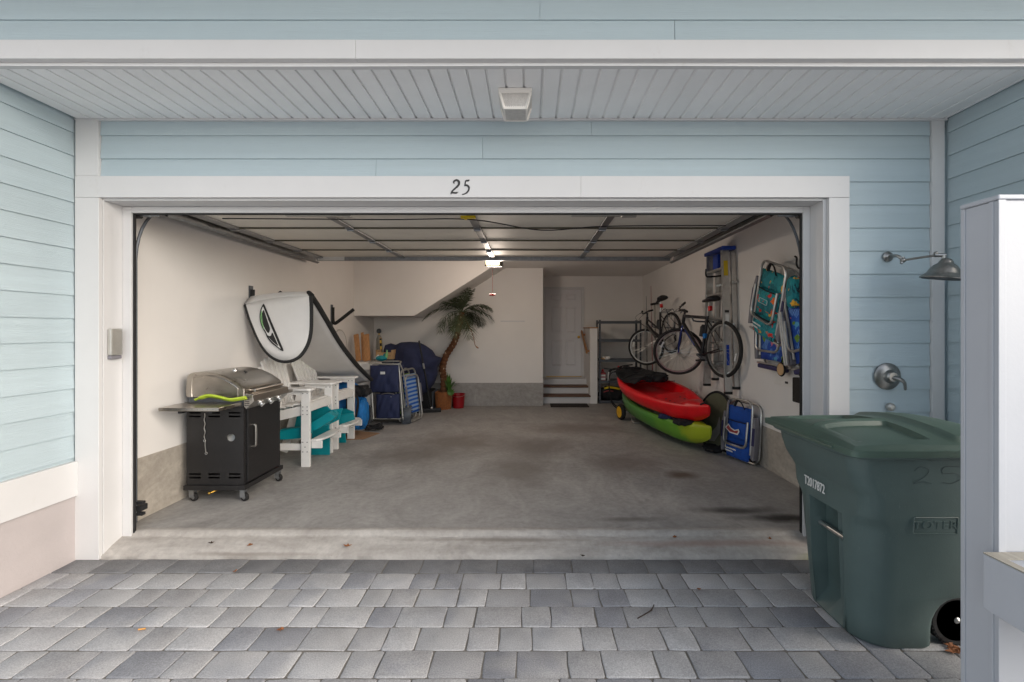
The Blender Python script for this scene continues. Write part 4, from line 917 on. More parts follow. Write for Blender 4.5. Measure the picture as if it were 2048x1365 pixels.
plank((-2.58, 7.22, .945), (-2.66, 7.38, 1.36), .095, 'widest leaning timber board, right of the strip')
t = thing('wooden_crate', 'small open wooden crate behind the navy cart', 'crate', (-2.42, 7.5, .95))
MB().box(-2.55, -2.30, 7.60, 7.8, 0.002, .94).build('stand', 'bin_grey', t)
cr = P(735, 702, 7.55)
for za in (.945, 1.005): MB().box(-2.56, -2.30, 7.585, 7.60, za, za + .055).build('slat', 'tan_wood', t, bevel=.002)
for xa in (-2.57, -2.315): MB().box(xa, xa + .025, 7.58, 7.80, .945, 1.10).build('end', 'tan_wood', t, bevel=.002)
t = thing('furled_umbrella', 'furled striped umbrella with round finial standing in the corner', 'umbrella', P(760, 715, 8.2))
u0 = P(762, 760, 8.3); u1 = P(758, 668, 8.3)
MB().lathe([(.02, 0), (.05, .1), (.06, .4), (.05, .75), (.02, .82)], u0, u1 - u0, 14).build('canopy', 'grey_wood', t, smooth=True)
MB().tube([u0 - Vector((0, 0, .60)), u1 + Vector((0, 0, .05))], .014, 8).build('pole', 'umbrella_stripe', t)
MB().ball(u1 + Vector((0, 0, .05)), .045, 12).build('finial', 'dark_steel', t, smooth=True)
t = thing('boogie_pole', 'slim yellow and black banded pole leaning behind the cart', 'pole', P(762, 720, 7.9))
MB().tube([P(765, 760, 7.7), P(761, 678, 7.95)], .017, 8).build('shaft', 'umbrella_stripe', t)
MB().tube([P(761, 692, 7.93), P(761, 676, 7.96)], .02, 8).build('grip', 'tan_wood', t)

# navy beach cart
t = thing('beach_cart', 'navy fabric beach cart with silver frame and fat grey wheels', 'cart', (-2.17, 6.95, 0))
fy = 6.86
pf = [P(740, 728, fy), P(800, 728, fy), P(803, 838, fy), P(745, 838, fy)]
for i, (xa, xb_) in enumerate(((740, 747), (797, 806))):
    MB().tube(spline([P(xa, 727, fy + .02), P((xa + xb_) / 2, 780, fy), P(xb_, 838, fy - .02)], 4), .011, 8).build('frame_upright', 'silver_paint', t, smooth=True)
MB().tube(spline([P(739, 727, fy), P(770, 729, fy), P(799, 729, fy)], 3) + [P(802, 724, fy + .1), P(798, 723, fy + .35), P(742, 723, fy + .38), P(738, 726, fy + .05), P(739, 727, fy)], .012, 8).build('top_rail', 'silver_paint', t, smooth=True)
MB().tube([P(746, 838, fy), P(806, 838, fy)], .009, 8).tube([P(746, 838, fy), P(748, 832, fy + .4), P(802, 832, fy + .4), P(806, 838, fy)], .009, 8).build('bottom_rail', 'silver_paint', t)
MB().tube([P(800, 728, fy), P(806, 742, fy + .05), P(812, 775, fy + .12), P(809, 838, fy + .1)], .011, 8).build('rear_strut', 'silver_paint', t, smooth=True)
def pouch(x0, x1, y0, y1, dep, name, fy=fy):
    a, c_ = P(x0, y0, fy), P(x1, y1, fy)
    def fn(u, v):
        x = a.x + (c_.x - a.x) * u; z = c_.z + (a.z - c_.z) * v
        f_ = (math.sin(math.pi * u) * math.sin(math.pi * min(1, v * .95 + .02))) ** .5
        fold = .022 * math.sin(14 * u + 6 * v * (1 if u > .5 else -1)) * (1 - v) + .008 * math.sin(25 * u - 9 * v)
        return (x, fy - .01 - .05 * f_ - fold * f_, z)
    b = MB().grid(fn, 24, 16)
    b.build(name, 'navy_fabric', t, smooth=True, thick=.006, ang=80)
    MB().box(a.x + .01, c_.x - .01, fy + .0, fy + dep, c_.z, a.z).build(name + '_back', 'navy_fabric', t, bevel=.03)
pouch(741, 798, 733, 785, .36, 'upper_bag'); pouch(753, 800, 788, 837, .34, 'lower_bag', fy + .02)
MB().box(P(741, 0, fy).x, P(798, 0, fy).x, fy - .02, fy - .008, P(0, 737, fy).z, P(0, 731, fy).z).build('hem', 'navy_fabric', t, bevel=.003)
MB().box(P(764, 0, fy).x, P(773, 0, fy).x, fy - .078, fy - .07, P(0, 748, fy).z, P(0, 743, fy).z).build('tag', 'label_white', t)
MB().tube(spline([P(763, 789, fy - .04), P(775, 787, fy - .06), P(789, 789, fy - .04)], 4), .004, 5).ball(P(782, 794, fy - .05), .008, 6).build('zip', 'aluminium', t)
for px_ in (733, 815):
    c = P(px_, 833, 6.98); c.z = .137
    w_ = MB().lathe([(.10, -.055), (.128, -.05), (.136, -.03), (.137, 0), (.136, .03), (.128, .05), (.10, .055)], c, (1, .25, 0), 28).build('wheel', 'bin_grey', t, smooth=True)
    tr = MB()
    for k in range(20): a = 2 * math.pi * k / 20; tr.bar(c + Vector((-.05, -.0125, 0)) + Vector((0, math.cos(a), math.sin(a))) * .134, c + Vector((.05, .0125, 0)) + Vector((0, math.cos(a), math.sin(a))) * .134, .012, .012)
    tr.build('tread', 'bin_grey', w_, kind='stuff')
    MB().lathe([(.06, -.058), (.06, .058)], c, (1, .25, 0), 16).build('hub', 'dark_plastic', w_)
t = thing('toys_bag', 'bright teal bag of beach toys poking out on top of the navy cart', 'bag', P(765, 722, 7.0))
c = P(763, 717, 7.08)
MB().ball(c, (.09, .08, .045), 14).ball(c + Vector((.05, .03, .03)), (.04, .04, .05), 10).build('sack', 'teal_plastic', t, smooth=True)
MB().lathe([(.022, 0), (.024, .06), (.012, .08), (.010, .12), (0, .121)], c + Vector((.075, 0, .01)), (.1, 0, 1), 10).build('spray_bottle', 'logo_green', t, smooth=True)
MB().tube([c + Vector((-.12, 0, -.01)), c + Vector((-.05, .02, .05))], .008, 6).build('shovel', 'label_white', t)

# blue soft bag behind the far chair
def lump(name, m, par, c, r, amp, seed, zmin=None):
    rnd = random.Random(seed); ph = [rnd.uniform(0, 6) for _ in range(8)]; c = Vector(c)
    def fn(u, v):
        th = 2 * math.pi * u; phi = math.pi * v
        k = 1 + amp * (math.sin(3 * th + ph[0]) * math.sin(2 * phi + ph[1]) + .6 * math.sin(7 * th + 3 * phi + ph[2]) + .5 * math.sin(11 * th - 5 * phi + ph[3]) * math.sin(phi))
        sx = lambda q_: math.copysign(abs(q_) ** .7, q_)
        p = c + Vector((r[0] * k * sx(math.cos(th)) * math.sin(phi) ** .7, r[1] * k * sx(math.sin(th)) * math.sin(phi) ** .7, -r[2] * k * sx(math.cos(phi))))
        if zmin is not None: p.z = max(p.z, zmin)
        return p
    return MB().grid(fn, 48, 28).build(name, m, par, smooth=True, ang=180)
t = thing('soft_bag', 'crumpled bright blue beach bag between the far chair and the navy cart', 'bag', (-2.52, 6.25, 0))
lump('sack', 'blue_bag', t, (-2.56, 6.26, .37), (.25, .18, .34), .06, 3, .02)
lump('side_pocket', 'blue_bag', t, (-2.33, 6.22, .30), (.11, .14, .20), .10, 5)
MB().tube(spline([(-2.35, 6.08, .62), (-2.28, 6.03, .5), (-2.30, 6.04, .34), (-2.34, 6.08, .22)], 5), .016, 6, flat=.4).tube(spline([(-2.45, 6.05, .64), (-2.41, 6.0, .48), (-2.44, 6.03, .3)], 5), .016, 6, flat=.4).build('strap', 'black_fabric', t)
lump('dark_flap', 'black_fabric', t, (-2.33, 6.2, .60), (.13, .13, .07), .18, 8)
t = thing('cord_bundle', 'tangle of black straps on the floor by the cart wheel', 'straps', (-2.2, 6.5, 0))
rnd = random.Random(4); pts = [Vector((-2.22 + rnd.uniform(-.13, .13), 6.5 + rnd.uniform(-.1, .1), .02 + abs(rnd.gauss(0, .035)))) for _ in range(26)]
MB().tube(spline(pts, 4), .011, 6).build('strap', 'black_fabric', t)
MB().tube(spline([(-2.30, 6.5, .02), (-2.36, 6.45, .12), (-2.38, 6.42, .30), (-2.36, 6.4, .45)], 4), .008, 6).build('strap_tail', 'black_fabric', t)
t = thing('cardboard_sheet', 'flat brown cardboard piece on the floor under the far chair', 'cardboard', (-2.35, 6.15, 0))
MB().prism([(-2.62, 5.9, .003), (-2.18, 5.95, .003), (-2.08, 6.30, .003), (-2.5, 6.45, .003)], (0, 0, .006)).build('sheet', 'cardboard', t)

# folded striped chairs behind the cart
def folded(x, y, m, label, ang):
    t = thing('folded_beach_chair', label, 'beach chair', Matrix.Translation((x, y, .02)) @ Matrix.Rotation(R(ang), 4, 'Z') @ Matrix.Rotation(R(-7), 4, 'X'), 'folded beach chairs beside the cart')
    for dy, h, w2 in ((0, .80, .25), (-.05, .70, .23)):
        pr = [(p[0], dy, p[1] + h / 2) for p in rrect(w2 * 2, h, .09, 5)]
        MB().tube(pr, .013, 8, True).build('tube_frame', 'silver_paint', t, smooth=True, world=False)
    MB().grid(lambda u, v: (-.22 + .44 * u, -.02 + .02 * math.sin(3.1 * u), .10 + .62 * v), 8, 8).build('sling', m, t, smooth=True, thick=.006, world=False)
    for s in (-1, 1): MB().box(s * .25 - .02, s * .25 + .02, -.075, -.055, .25, .55).build('armrest', 'grey_plastic', t, bevel=.008, world=False)
folded(-1.835, 7.16, 'stripe_blue', 'folded beach chair with blue striped sling, right one beside the cart', 79)
folded(-1.93, 7.14, 'stripe_green', 'folded beach chair with green sling, squeezed against the cart', 79)

# blanket over a stack, tote beneath
t = thing('covered_stack', 'large bulky heap under a dark navy quilted blanket against the back wall', 'blanket', (-2.1, 8.1, 0))
bl = [(770, 700), (773, 690), (782, 687), (792, 690), (803, 685), (820, 684), (838, 685), (852, 692), (865, 701), (872, 712), (884, 716), (881, 725), (876, 735), (876, 748), (870, 765), (858, 782), (845, 792), (820, 796), (790, 800), (770, 800)]
base = [P(x, y, 8.0) for x, y in bl]; cxy = P(820, 742, 8.0)
def bfn(u, v):
    k = u * len(base); a = int(k) % len(base); p = base[a].lerp(base[(a + 1) % len(base)], k - int(k))
    s = math.cos(math.pi / 2 * v); q_ = cxy.lerp(p, s ** .8 if s > 0 else 0)
    q_.y -= .32 * math.sin(math.pi / 2 * v) ** .7 + .03 * math.sin(9 * q_.x + 2) * math.sin(math.pi * v) + .025 * math.sin(14 * q_.x + 5 * q_.z) * math.sin(math.pi * v) + .012 * math.sin(31 * q_.x - 8 * q_.z) * math.sin(math.pi * v)
    return q_
MB().grid(bfn, 80, 14).build('front', 'blanket', t, smooth=True, ang=180)
MB().grid(lambda u, v: (lambda k: base[int(k) % len(base)].lerp(base[(int(k) + 1) % len(base)], k - int(k)).lerp(cxy, .25 * v) + Vector((0, .5 * v, 0)))(u * len(base)), 80, 3).build('back', 'blanket', t, smooth=True, ang=180)
MB().box(-2.45, -1.75, 7.95, 8.5, .003, .35).build('base', 'black_fabric', t, bevel=.03)
t = thing('storage_tote', 'dark grey plastic tote under the navy blanket', 'tote', (-1.8, 8.3, 0))
MB().loft([[(-2.15, 8.14, .002), (-1.74, 8.14, .002), (-1.74, 8.45, .002), (-2.15, 8.45, .002)], [(-2.18, 8.12, .30), (-1.72, 8.12, .30), (-1.72, 8.5, .30), (-2.18, 8.5, .30)]]).build('tub', 'bin_grey', t, bevel=.015)
MB().box(-2.19, -1.71, 8.11, 8.515, .301, .33).build('lid', 'bin_grey', t, bevel=.008)
t = thing('push_broom', 'black push broom leaning on the navy blanket', 'broom', P(860, 818, 7.95))
b0 = P(863, 815, 7.85); b0.z = .06
MB().tube([b0, P(838, 682, 7.66)], .014, 8).build('handle', 'dark_plastic', t)
MB().tube([b0.lerp(P(838, 682, 7.66), .60), b0.lerp(P(838, 682, 7.66), .68)], .017, 8).ball(b0 + Vector((0, 0, .03)), .025, 8).build('ferrule', 'aluminium', t)
MB().bar(P(832, 0, 7.85).xy.to_3d() + Vector((0, 0, .055)), P(882, 0, 7.95).xy.to_3d() + Vector((0, 0, .055)), .06, .03).build('head', 'dark_plastic', t, bevel=.005)
MB().bar(P(832, 0, 7.85).xy.to_3d() + Vector((0, 0, .022)), P(882, 0, 7.95).xy.to_3d() + Vector((0, 0, .022)), .055, .04).build('bristles', 'rubber', t)

# artificial palm in a basket
t = thing('palm_tree', 'artificial palm with curved brown trunk in a wicker basket', 'palm', (-1.565, 8.28, 0))
bc = Vector((P(887, 0, 8.28).x, 8.28, 0))
bk = MB()
for k in range(13):
    z = .012 + k * .024; bk.torus(bc + Vector((0, 0, z)), (0, 0, 1), .118 + .022 * k / 12, .013, 36, 6)
for k in range(24):
    a = 2 * math.pi * k / 24; bk.tube([bc + Vector((.130 * math.cos(a), .130 * math.sin(a), .0)), bc + Vector((.152 * math.cos(a), .152 * math.sin(a), .32))], .007, 5)
bk.build('basket', 'wicker', t, smooth=True)
MB().lathe([(0, .28), (.135, .285), (.137, .27), (0, .2)], bc, (0, 0, 1), 24).build('moss', 'bark', t)
tk = spline([bc + Vector((0, 0, .25)), P(888, 760, 8.28), P(885, 738, 8.28), P(892, 712, 8.28), P(906, 690, 8.26), P(915, 668, 8.24), P(921, 640, 8.22), P(924, 625, 8.22)], 7)
tr = MB(); rr = [.062 - .020 * i / len(tk) + (.010 if i % 2 else -.002) for i in range(len(tk))]
trk = tr.tube(tk, rr, 12).build('trunk', 'bark', t, smooth=True, ang=25)
rnd = random.Random(9); sc_ = MB()
for i in range(3, len(tk) - 4, 4):
    sc_.ball(tk[i] + Vector((rnd.uniform(-.03, .03), -.045, rnd.uniform(-.02, .02))), (.016, .012, .028), 7)
sc_.build('bark_scars', 'bark_scar', trk, kind='stuff')
cr_ = tk[-2]
def frond(o, az_, el_, L, droop, par, m='frond', n=30, ll=.25, sd=0):
    rnd = random.Random(sd); d = Vector((math.cos(az_) * math.cos(el_), math.sin(az_) * math.cos(el_), math.sin(el_))); p = Vector(o); b = MB(); pts = [p.copy()]
    for k in range(n):
        d = (d + Vector((0, 0, -droop / n))).normalized(); p = p + d * L / n; pts.append(p.copy())
        f_ = k / n
        if f_ < .14: continue
        sd_ = d.cross(Vector((0, 0, 1))); sd_ = sd_.normalized() if sd_.length > 1e-3 else Vector((1, 0, 0)); up = sd_.cross(d)
        ln = ll * math.sin(math.pi * (.18 + .78 * f_)) ** .8
        for s in (-1, 1):
            e = (sd_ * s * .75 + d * .75 + up * .12 + Vector((rnd.uniform(-.15, .15),) * 3)).normalized(); q_ = p + e * ln * rnd.uniform(.8, 1.1) + Vector((0, 0, -ln * (.30 + .2 * rnd.random())))
            mdl = p.lerp(q_, .5) + Vector((0, 0, ln * .10)); wv = d * .007
            b.add([p - wv * .6, p + wv * .6, mdl + wv, q_, mdl - wv], [(0, 1, 2, 4), (4, 2, 3)])
    b.tube(pts, [.007 * (1 - .8 * i / len(pts)) for i in range(len(pts))], 5)
    return b.build('frond', m, par)
rnd = random.Random(21)
for k in range(26):
    az_ = 2 * math.pi * k / 26 * 2.4 + rnd.uniform(-.2, .2); el_ = R([72, 48, 28, 8, -12][k % 5] + rnd.uniform(-8, 8))
    L = [.48, .60, .70, .72, .64][k % 5] * rnd.uniform(.85, 1.1)
    if math.sin(az_) > .3: L *= .7
    frond(cr_, az_, el_, L, [1.1, 1.5, 1.6, 1.4, 1.1][k % 5], t, sd=k)
MB().tube(spline([cr_, P(945, 668, 8.1), P(950, 690, 8.1), P(957, 697, 8.1)], 5), [.006] * 12 + [.012] * 4, 6).build('dead_leaf', 'leaf_brown', t)
t = thing('leafy_plant', 'small bright green leafy plant behind the palm trunk', 'plant', P(905, 785, 8.2))
pc = P(897, 788, 8.22)
for k in range(16):
    a = k * 2.4; frond_l = [.18, .26, .34, .22][k % 4]
    tip = pc + Vector((.04 + .10 * math.cos(a) * (1 if k % 3 else 1.3), -.05 + .08 * math.sin(a), frond_l + .05 * math.sin(k)))
    md = pc.lerp(tip, .6) + Vector((0, 0, .04)); wv = Vector((-math.sin(a), math.cos(a), .3)).normalized() * .022
    MB().add([pc, md + wv, tip, md - wv, md + Vector((0, -.004, .006))], [(0, 1, 4), (1, 2, 4), (2, 3, 4), (3, 0, 4)]).build('leaf', 'leaf_green', t)
c = pc + Vector((.06, -.10, .03))
for k in range(10):
    a = k * .7; tip = c + Vector((.075 * math.cos(a), -.03 * abs(math.sin(a)), .075 * math.sin(a) + .02)); md = c.lerp(tip, .55); wv = Vector((-math.sin(a), 0, math.cos(a))) * .022
    MB().add([c, md + wv, tip, md - wv], [(0, 1, 2, 3)]).build('leaf', 'leaf_green', t)
t = thing('bucket', 'dark red plastic bucket beside the wicker basket', 'bucket', (-1.31, 8.38, 0))
bc = Vector((P(917, 0, 8.38).x, 8.38, .002))
MB().lathe([(.098, 0), (.118, .24), (.124, .245), (.124, .258), (.117, .258), (.112, .24), (.093, .01), (0, .01)], bc, (0, 0, 1), 28).build('pail', 'bucket_red', t, smooth=True)
MB().tube(spline([bc + Vector((-.122, 0, .245)), bc + Vector((-.09, -.08, .225)), bc + Vector((0, -.125, .215)), bc + Vector((.09, -.08, .225)), bc + Vector((.122, 0, .245))], 5), .003, 5).build('bail', 'aluminium', t)
t = thing('door_mat', 'thin dark doormat at the foot of the entry steps', 'door mat', (.75, 8.7, 0))
MB().box(.385, 1.10, 8.42, 8.80, .002, .014).build('pile', 'mat_dark', t, bevel=.004)

# ================================================================ SHELVING IN THE ALCOVE
t = thing('steel_shelving', 'dark grey open steel shelving unit beside the half wall', 'shelving', (1.74, 9.05, 0))
sx0, sx1, sy0, sy1 = 1.345, 2.17, 8.86, 9.24
for xx, sgx in ((sx0, 1), (sx1, -1)):
    for yy, sgy in ((sy0, 1), (sy1, -1)):
        b = MB().box(min(xx, xx + sgx * .035), max(xx, xx + sgx * .035), yy - .0015, yy + .0015, 0.001, 1.63).box(xx - .0015, xx + .0015, min(yy, yy + sgy * .035), max(yy, yy + sgy * .035), 0.001, 1.63)
        po = b.build('post', 'shelf_grey', t)
        h = MB()
        for k in range(30): h.box(xx + sgx * .013 - .007, xx + sgx * .013 + .007, yy - .0032, yy - .0018, .04 + k * .053, .04 + k * .053 + .024)
        h.build('slots', 'black_paint', po, kind='stuff')
for z in (.03, .42, .83, 1.22, 1.58):
    MB().box(sx0 + .002, sx1 - .002, sy0 + .002, sy1 - .002, z, z + .012).box(sx0 + .002, sx1 - .002, sy0 - .001, sy0 + .002, z - .02, z + .028).box(sx0 + .002, sx1 - .002, sy1 - .005, sy1 - .002, z - .02, z + .028).build('shelf', 'shelf_grey', t, bevel=.001)
t = thing('detergent_jug', 'red and white plastic jug on the shelving', 'jug', (1.47, 8.95, .45))
MB().loft([[(1.43 + p[0] * .001 + .055 * p[0], 8.95 + .05 * p[1], z) for p in [(-1, -1), (1, -1), (1, 1), (-1, 1)]] for z in (.433, .60)]).box(1.40, 1.46, 8.93, 8.97, .60, .635).build('bottle', 'jug_red', t, bevel=.012)
MB().box(1.385, 1.475, 8.894, 8.899, .455, .50).box(1.385, 1.475, 8.894, 8.899, .525, .56).build('label', 'label_white', t)
MB().lathe([(.018, 0), (.018, .025), (0, .026)], (1.43, 8.95, .635), (0, 0, 1), 10).build('cap', 'red', t)
t = thing('spray_bottle', 'slim white bottle beside the red jug', 'bottle', (1.56, 8.95, .45))
MB().lathe([(.024, 0), (.026, .12), (.012, .15), (.010, .18), (0, .181)], (1.55, 8.94, .433), (0, 0, 1), 14).build('bottle', 'label_white', t, smooth=True)
MB().box(1.532, 1.562, 8.92, 8.95, .615, .635).build('trigger', 'label_white', t)
t = thing('work_gloves', 'crumpled pale gloves on the middle shelf', 'gloves', (1.5, 8.95, .85))
lump('cloth', 'white_board', t, (1.50, 8.96, .88), (.07, .06, .032), .22, 12)
lump('cuff', 'tan_wood', t, (1.44, 8.95, .87), (.04, .05, .022), .2, 14)
t = thing('gear_bag', 'black bag with yellow trim on the bottom shelf', 'bag', (1.6, 9.0, .05))
lump('sack', 'black_fabric', t, (1.62, 9.02, .18), (.24, .14, .13), .10, 16, .045)
MB().tube(spline([(1.46, 8.90, .29), (1.55, 8.87, .315), (1.66, 8.87, .30), (1.76, 8.88, .28)], 4), .022, 8, flat=.6).build('trim', 'yellow', t)
MB().tube(spline([(1.44, 8.88, .22), (1.52, 8.85, .25), (1.62, 8.86, .24)], 4), .010, 6).build('strap', 'jug_red', t)
# fishing rods in the corner
def rod(p0, p1, label, m, reel):
    t = thing('fishing_rod', label, 'fishing rod', p0, 'rods in the back corner')
    p0, p1 = Vector(p0), Vector(p1); MB().tube([p0.lerp(p1, k / 6) for k in range(7)], [.012, .011, .009, .007, .005, .004, .003], 6).build('blank', m, t)
    MB().tube([p0, p0.lerp(p1, .22)], .018, 8).build('grip', 'dark_plastic', t)
    c_ = p0.lerp(p1, .27) + Vector((-.03, -.05, 0)); MB().lathe([(.03, -.025), (.035, 0), (.03, .025)], c_, (1, 0, 0), 12).bar(c_, p0.lerp(p1, .27), .012, .012).build('reel', 'dark_steel', t)
rod((2.26, 8.75, .02), (2.265, 8.86, 2.09), 'dark fishing rod in the back corner, left of the pair', 'rubber', 1)
rod((2.36, 8.72, .02), (2.355, 8.86, 2.29), 'reddish fishing rod in the back corner, right of the pair', 'jug_red', 1)
t = thing('deck_brush', 'long handled brush with black head above the rear bicycle', 'brush', (2.38, 8.6, 0))
MB().tube([(2.40, 8.62, .01), (2.375, 8.66, 1.92)], .011, 6).build('handle', 'grey_wood', t)
MB().bar((2.29, 8.60, 1.915), (2.44, 8.68, 1.945), .05, .04).build('head', 'dark_plastic', t, bevel=.006)

# ================================================================ BICYCLES ON THE RIGHT WALL
def bicycle(Rh, Fh, label, step, steer, fm, fm2, roll=0, r=.34, tail='red', reflector=True):
    Rh, Fh = Vector(Rh), Vector(Fh); WB = (Fh - Rh).length
    Mx = basis(Rh, Fh - Rh, (roll, 0, 1)); t = thing('bicycle', label, 'bicycle', Mx, 'bicycles hung on the right wall')
    V = Vector; BB = V((.43, 0, -.055)); ST = V((.275, 0, .43)); HB = V((WB - .145, 0, .37)); HT = V((WB - .195, 0, .50)); FH = V((WB, 0, 0))
    kw = dict(world=False)
    ax = (HT - HB).normalized(); Q = Matrix.Translation(HB) @ Matrix.Rotation(R(steer), 4, ax) @ Matrix.Translation(-HB)
    def wheel(c, q, name):
        a = (q.to_3x3() @ V((0, 1, 0))); c = q @ c
        u = a.orthogonal().normalized(); v = a.cross(u)
        w_ = MB().torus(c, a, r - .021, .023, 48, 8).build(name, 'rubber', t, smooth=True, **kw)
        MB().loft([[c + (u * math.cos(x) + v * math.sin(x)) * rr + a * h for rr, h in ((r - .034, -.012), (r - .030, .012), (r - .055, .010), (r - .055, -.010))] for x in [2 * math.pi * k / 48 for k in range(48)]], True, False, True).build('rim', 'rim_silver', w_, smooth=True, ang=50, **kw)
        sp = MB()
        for k in range(28):
            x = 2 * math.pi * k / 28; x2 = x + (.5 if k % 2 else -.5); s = .028 * (1 if k % 4 < 2 else -1)
            sp.tube([c + (u * math.cos(x2) + v * math.sin(x2)) * .02 + a * s, c + (u * math.cos(x) + v * math.sin(x)) * (r - .05)], .0014, 4)
        sp.build('spokes', 'rim_silver', w_, kind='stuff', **kw)
        MB().lathe([(.012, -.05), (.022, -.03), (.014, -.02), (.014, .02), (.022, .03), (.012, .05)], c, a, 12).build('hub', 'rim_silver', w_, **kw)
        if reflector:
            x = R(200); p = c + (u * math.cos(x) + v * math.sin(x)) * (r * .70); MB().bar(p - (u * math.sin(x) - v * math.cos(x)) * .045, p + (u * math.sin(x) - v * math.cos(x)) * .045, .022, .008, a).build('reflector', 'label_white', w_, **kw)
        return w_
    wheel(V((0, 0, 0)), Matrix.Identity(4), 'rear_wheel'); wheel(FH, Q, 'front_wheel')
    f = MB().tube([BB, ST], .019, 10).tube([HB, HT], .023, 10)
    if step:
        f.tube([HB + ax * .02, BB + V((-.01, 0, .06))], .017, 10).tube([HT - ax * .04, BB.lerp(ST, .42)], .014, 10)
    else:
        f.tube([HB + ax * .02, BB], .025, 10).tube([HT - ax * .02, BB.lerp(ST, .95)], .021, 10)
    for s in (-1, 1):
        f.tube([BB + V((-.02, s * .02, 0)), V((0, s * .065, 0))], .009, 8).tube([BB.lerp(ST, .88) + V((0, s * .015, 0)), V((0, s * .062, .0))], .007, 8)
    fr = f.build('frame', fm, t, smooth=True, **kw)
    MB().tube([HB.lerp(BB, .18) + V((0, -.0, .0)), HB.lerp(BB, .70)], .0275, 10).build('frame_decal', fm2, fr, smooth=True, **kw)
    k_ = MB()
    for s in (-1, 1): k_.tube([Q @ p for p in spline([HB + V((.0, s * .03, -.01)), HB.lerp(FH, .25) + V((.012, s * .05, 0)), FH + V((0, s * .05, 0))], 4)], .011, 8)
    k_.tube([Q @ (HB + V((0, -.045, -.012))), Q @ (HB + V((0, .045, -.012)))], .014, 8).build('fork', fm2, t, smooth=True, **kw)
    st = HT + ax * .07; be = st + V((.075, 0, .015))
    MB().tube([HT, st], .015, 8).tube([Q @ st, Q @ be], .013, 8).build('stem', fm, t, smooth=True, **kw)
    hb = [Q @ (be + V(p)) for p in ((-.09, -.29, .02), (-.04, -.15, .02), (0, -.05, 0), (0, .05, 0), (-.04, .15, .02), (-.09, .29, .02))]
    ho = MB().tube(spline(hb, 4), .011, 8).build('handlebar', fm, t, smooth=True, **kw)
    for i, j in ((0, 1), (5, 4)):
        MB().tube([hb[i], hb[i].lerp(hb[j], .85)], .017, 8).build('grip', 'rubber', ho, smooth=True, **kw)
        MB().tube([hb[j].lerp(hb[i], .1), hb[j].lerp(hb[i], .4) + Q.to_3x3() @ V((.055, 0, -.02))], .006, 6).build('brake_lever', 'dark_steel', ho, **kw)
    MB().tube(spline([hb[1], Q @ (be + V((.13, -.05, -.08))), Q @ (HB + V((.05, 0, -.02)))], 5), .003, 5).tube(spline([hb[4], Q @ (be + V((.15, .03, -.04))), HB.lerp(BB, .2) + V((0, .02, 0))], 5), .003, 5).build('brake_cable', 'rubber', ho, **kw)
    sd_ = (ST - BB).normalized(); sp0 = ST + sd_ * .17
    MB().tube([ST - sd_ * .03, sp0], .0125, 8).build('seatpost', 'aluminium', t, smooth=True, **kw)
    rings = []
    for f_, wv, hv in ((-.14, .055, .03), (-.12, .085, .045), (-.06, .088, .045), (0, .06, .035), (.06, .035, .028), (.12, .024, .022), (.14, .012, .012)):
        rings.append([sp0 + V((f_, wv * math.cos(2 * math.pi * k / 14), .028 + hv * math.sin(2 * math.pi * k / 14) * (1 if k < 7 else .6))) for k in range(14)])
    MB().loft(rings).build('saddle', 'dark_plastic', t, smooth=True, ang=80, **kw)
    if tail: MB().box(-.022, .022, -.02, .02, -.03, .03, Matrix.Translation(ST + sd_ * .09 + V((-.035, 0, 0)))).build('tail_light', tail, t, bevel=.006, **kw)
    cr_ = MB().lathe([(.085, -.002), (.085, .002)], BB + V((0, -.05, 0)), (0, 1, 0), 28).lathe([(.02, -.07), (.02, .07)], BB, (0, 1, 0), 12).build('crankset', 'dark_steel', t, **kw)
    for s, a in ((-1, 25), (1, 205)):
        e = BB + V((.17 * math.cos(R(a)), s * .075, .17 * math.sin(R(a))))
        MB().bar(BB + V((0, s * .07, 0)), e, .024, .014, (0, 1, 0)).build('crank_arm', 'dark_steel', cr_, **kw)
        MB().box(-.045, .045, -.04, .04, -.012, .012, Matrix.Translation(e + V((0, s * .055, 0)))).build('pedal', 'dark_plastic', cr_, bevel=.004, **kw)
    MB().lathe([(.045, -.01), (.05, 0), (.03, .02)], V((0, -.045, 0)), (0, 1, 0), 20).build('cassette', 'galvanized', t, **kw)
    MB().bar(V((0, -.06, -.03)), V((.03, -.065, -.13)), .02, .03, (0, 1, 0)).lathe([(.02, -.005), (.02, .005)], V((.02, -.055, -.07)), (0, 1, 0), 10).lathe([(.02, -.005), (.02, .005)], V((.035, -.055, -.13)), (0, 1, 0), 10).build('derailleur', 'dark_plastic', t, **kw)
    MB().tube([V((0, -.05, .045)), BB + V((0, -.05, .082))], .004, 4).tube([V((.035, -.05, -.145)), BB + V((0, -.05, -.082))], .004, 4).build('chain', 'dark_steel', t, **kw)
    for p in (BB.lerp(ST, .55) + V((-.03, 0, 0)),): MB().lathe([(.035, 0), (.036, .12), (.02, .15), (0, .151)], p + V((.10, 0, -.03)), sd_, 12).build('bottle_cage', 'dark_plastic', t, **kw)
    return t, Mx
bt, bM = bicycle((2.30, 5.42, 1.205), (2.08, 6.38, 1.13), 'black and blue bicycle in front on the right wall, by the ladder', False, 62, 'bike_black', 'bike_blue')
MB().box(-.022, .022, -.02, .02, -.03, .03, Matrix.Translation(Vector((.345, 0, .18)))).build('blue_band', 'blue_bag', bt, world=False)
bt2, bM2 = bicycle((2.22, 7.15, 1.39), (2.06, 8.08, 1.13), 'silver and black step-through bicycle farther back on the right wall', True, 48, 'bike_black', 'bike_silver', r=.325)
bsk = MB()
for i in range(2):
    bsk.tube(spline([Vector((-.02, .06 - .12 * i, .0)), Vector((-.06, .06 - .12 * i, .36)), Vector((.16, .06 - .12 * i, .38))], 4), .006, 5)
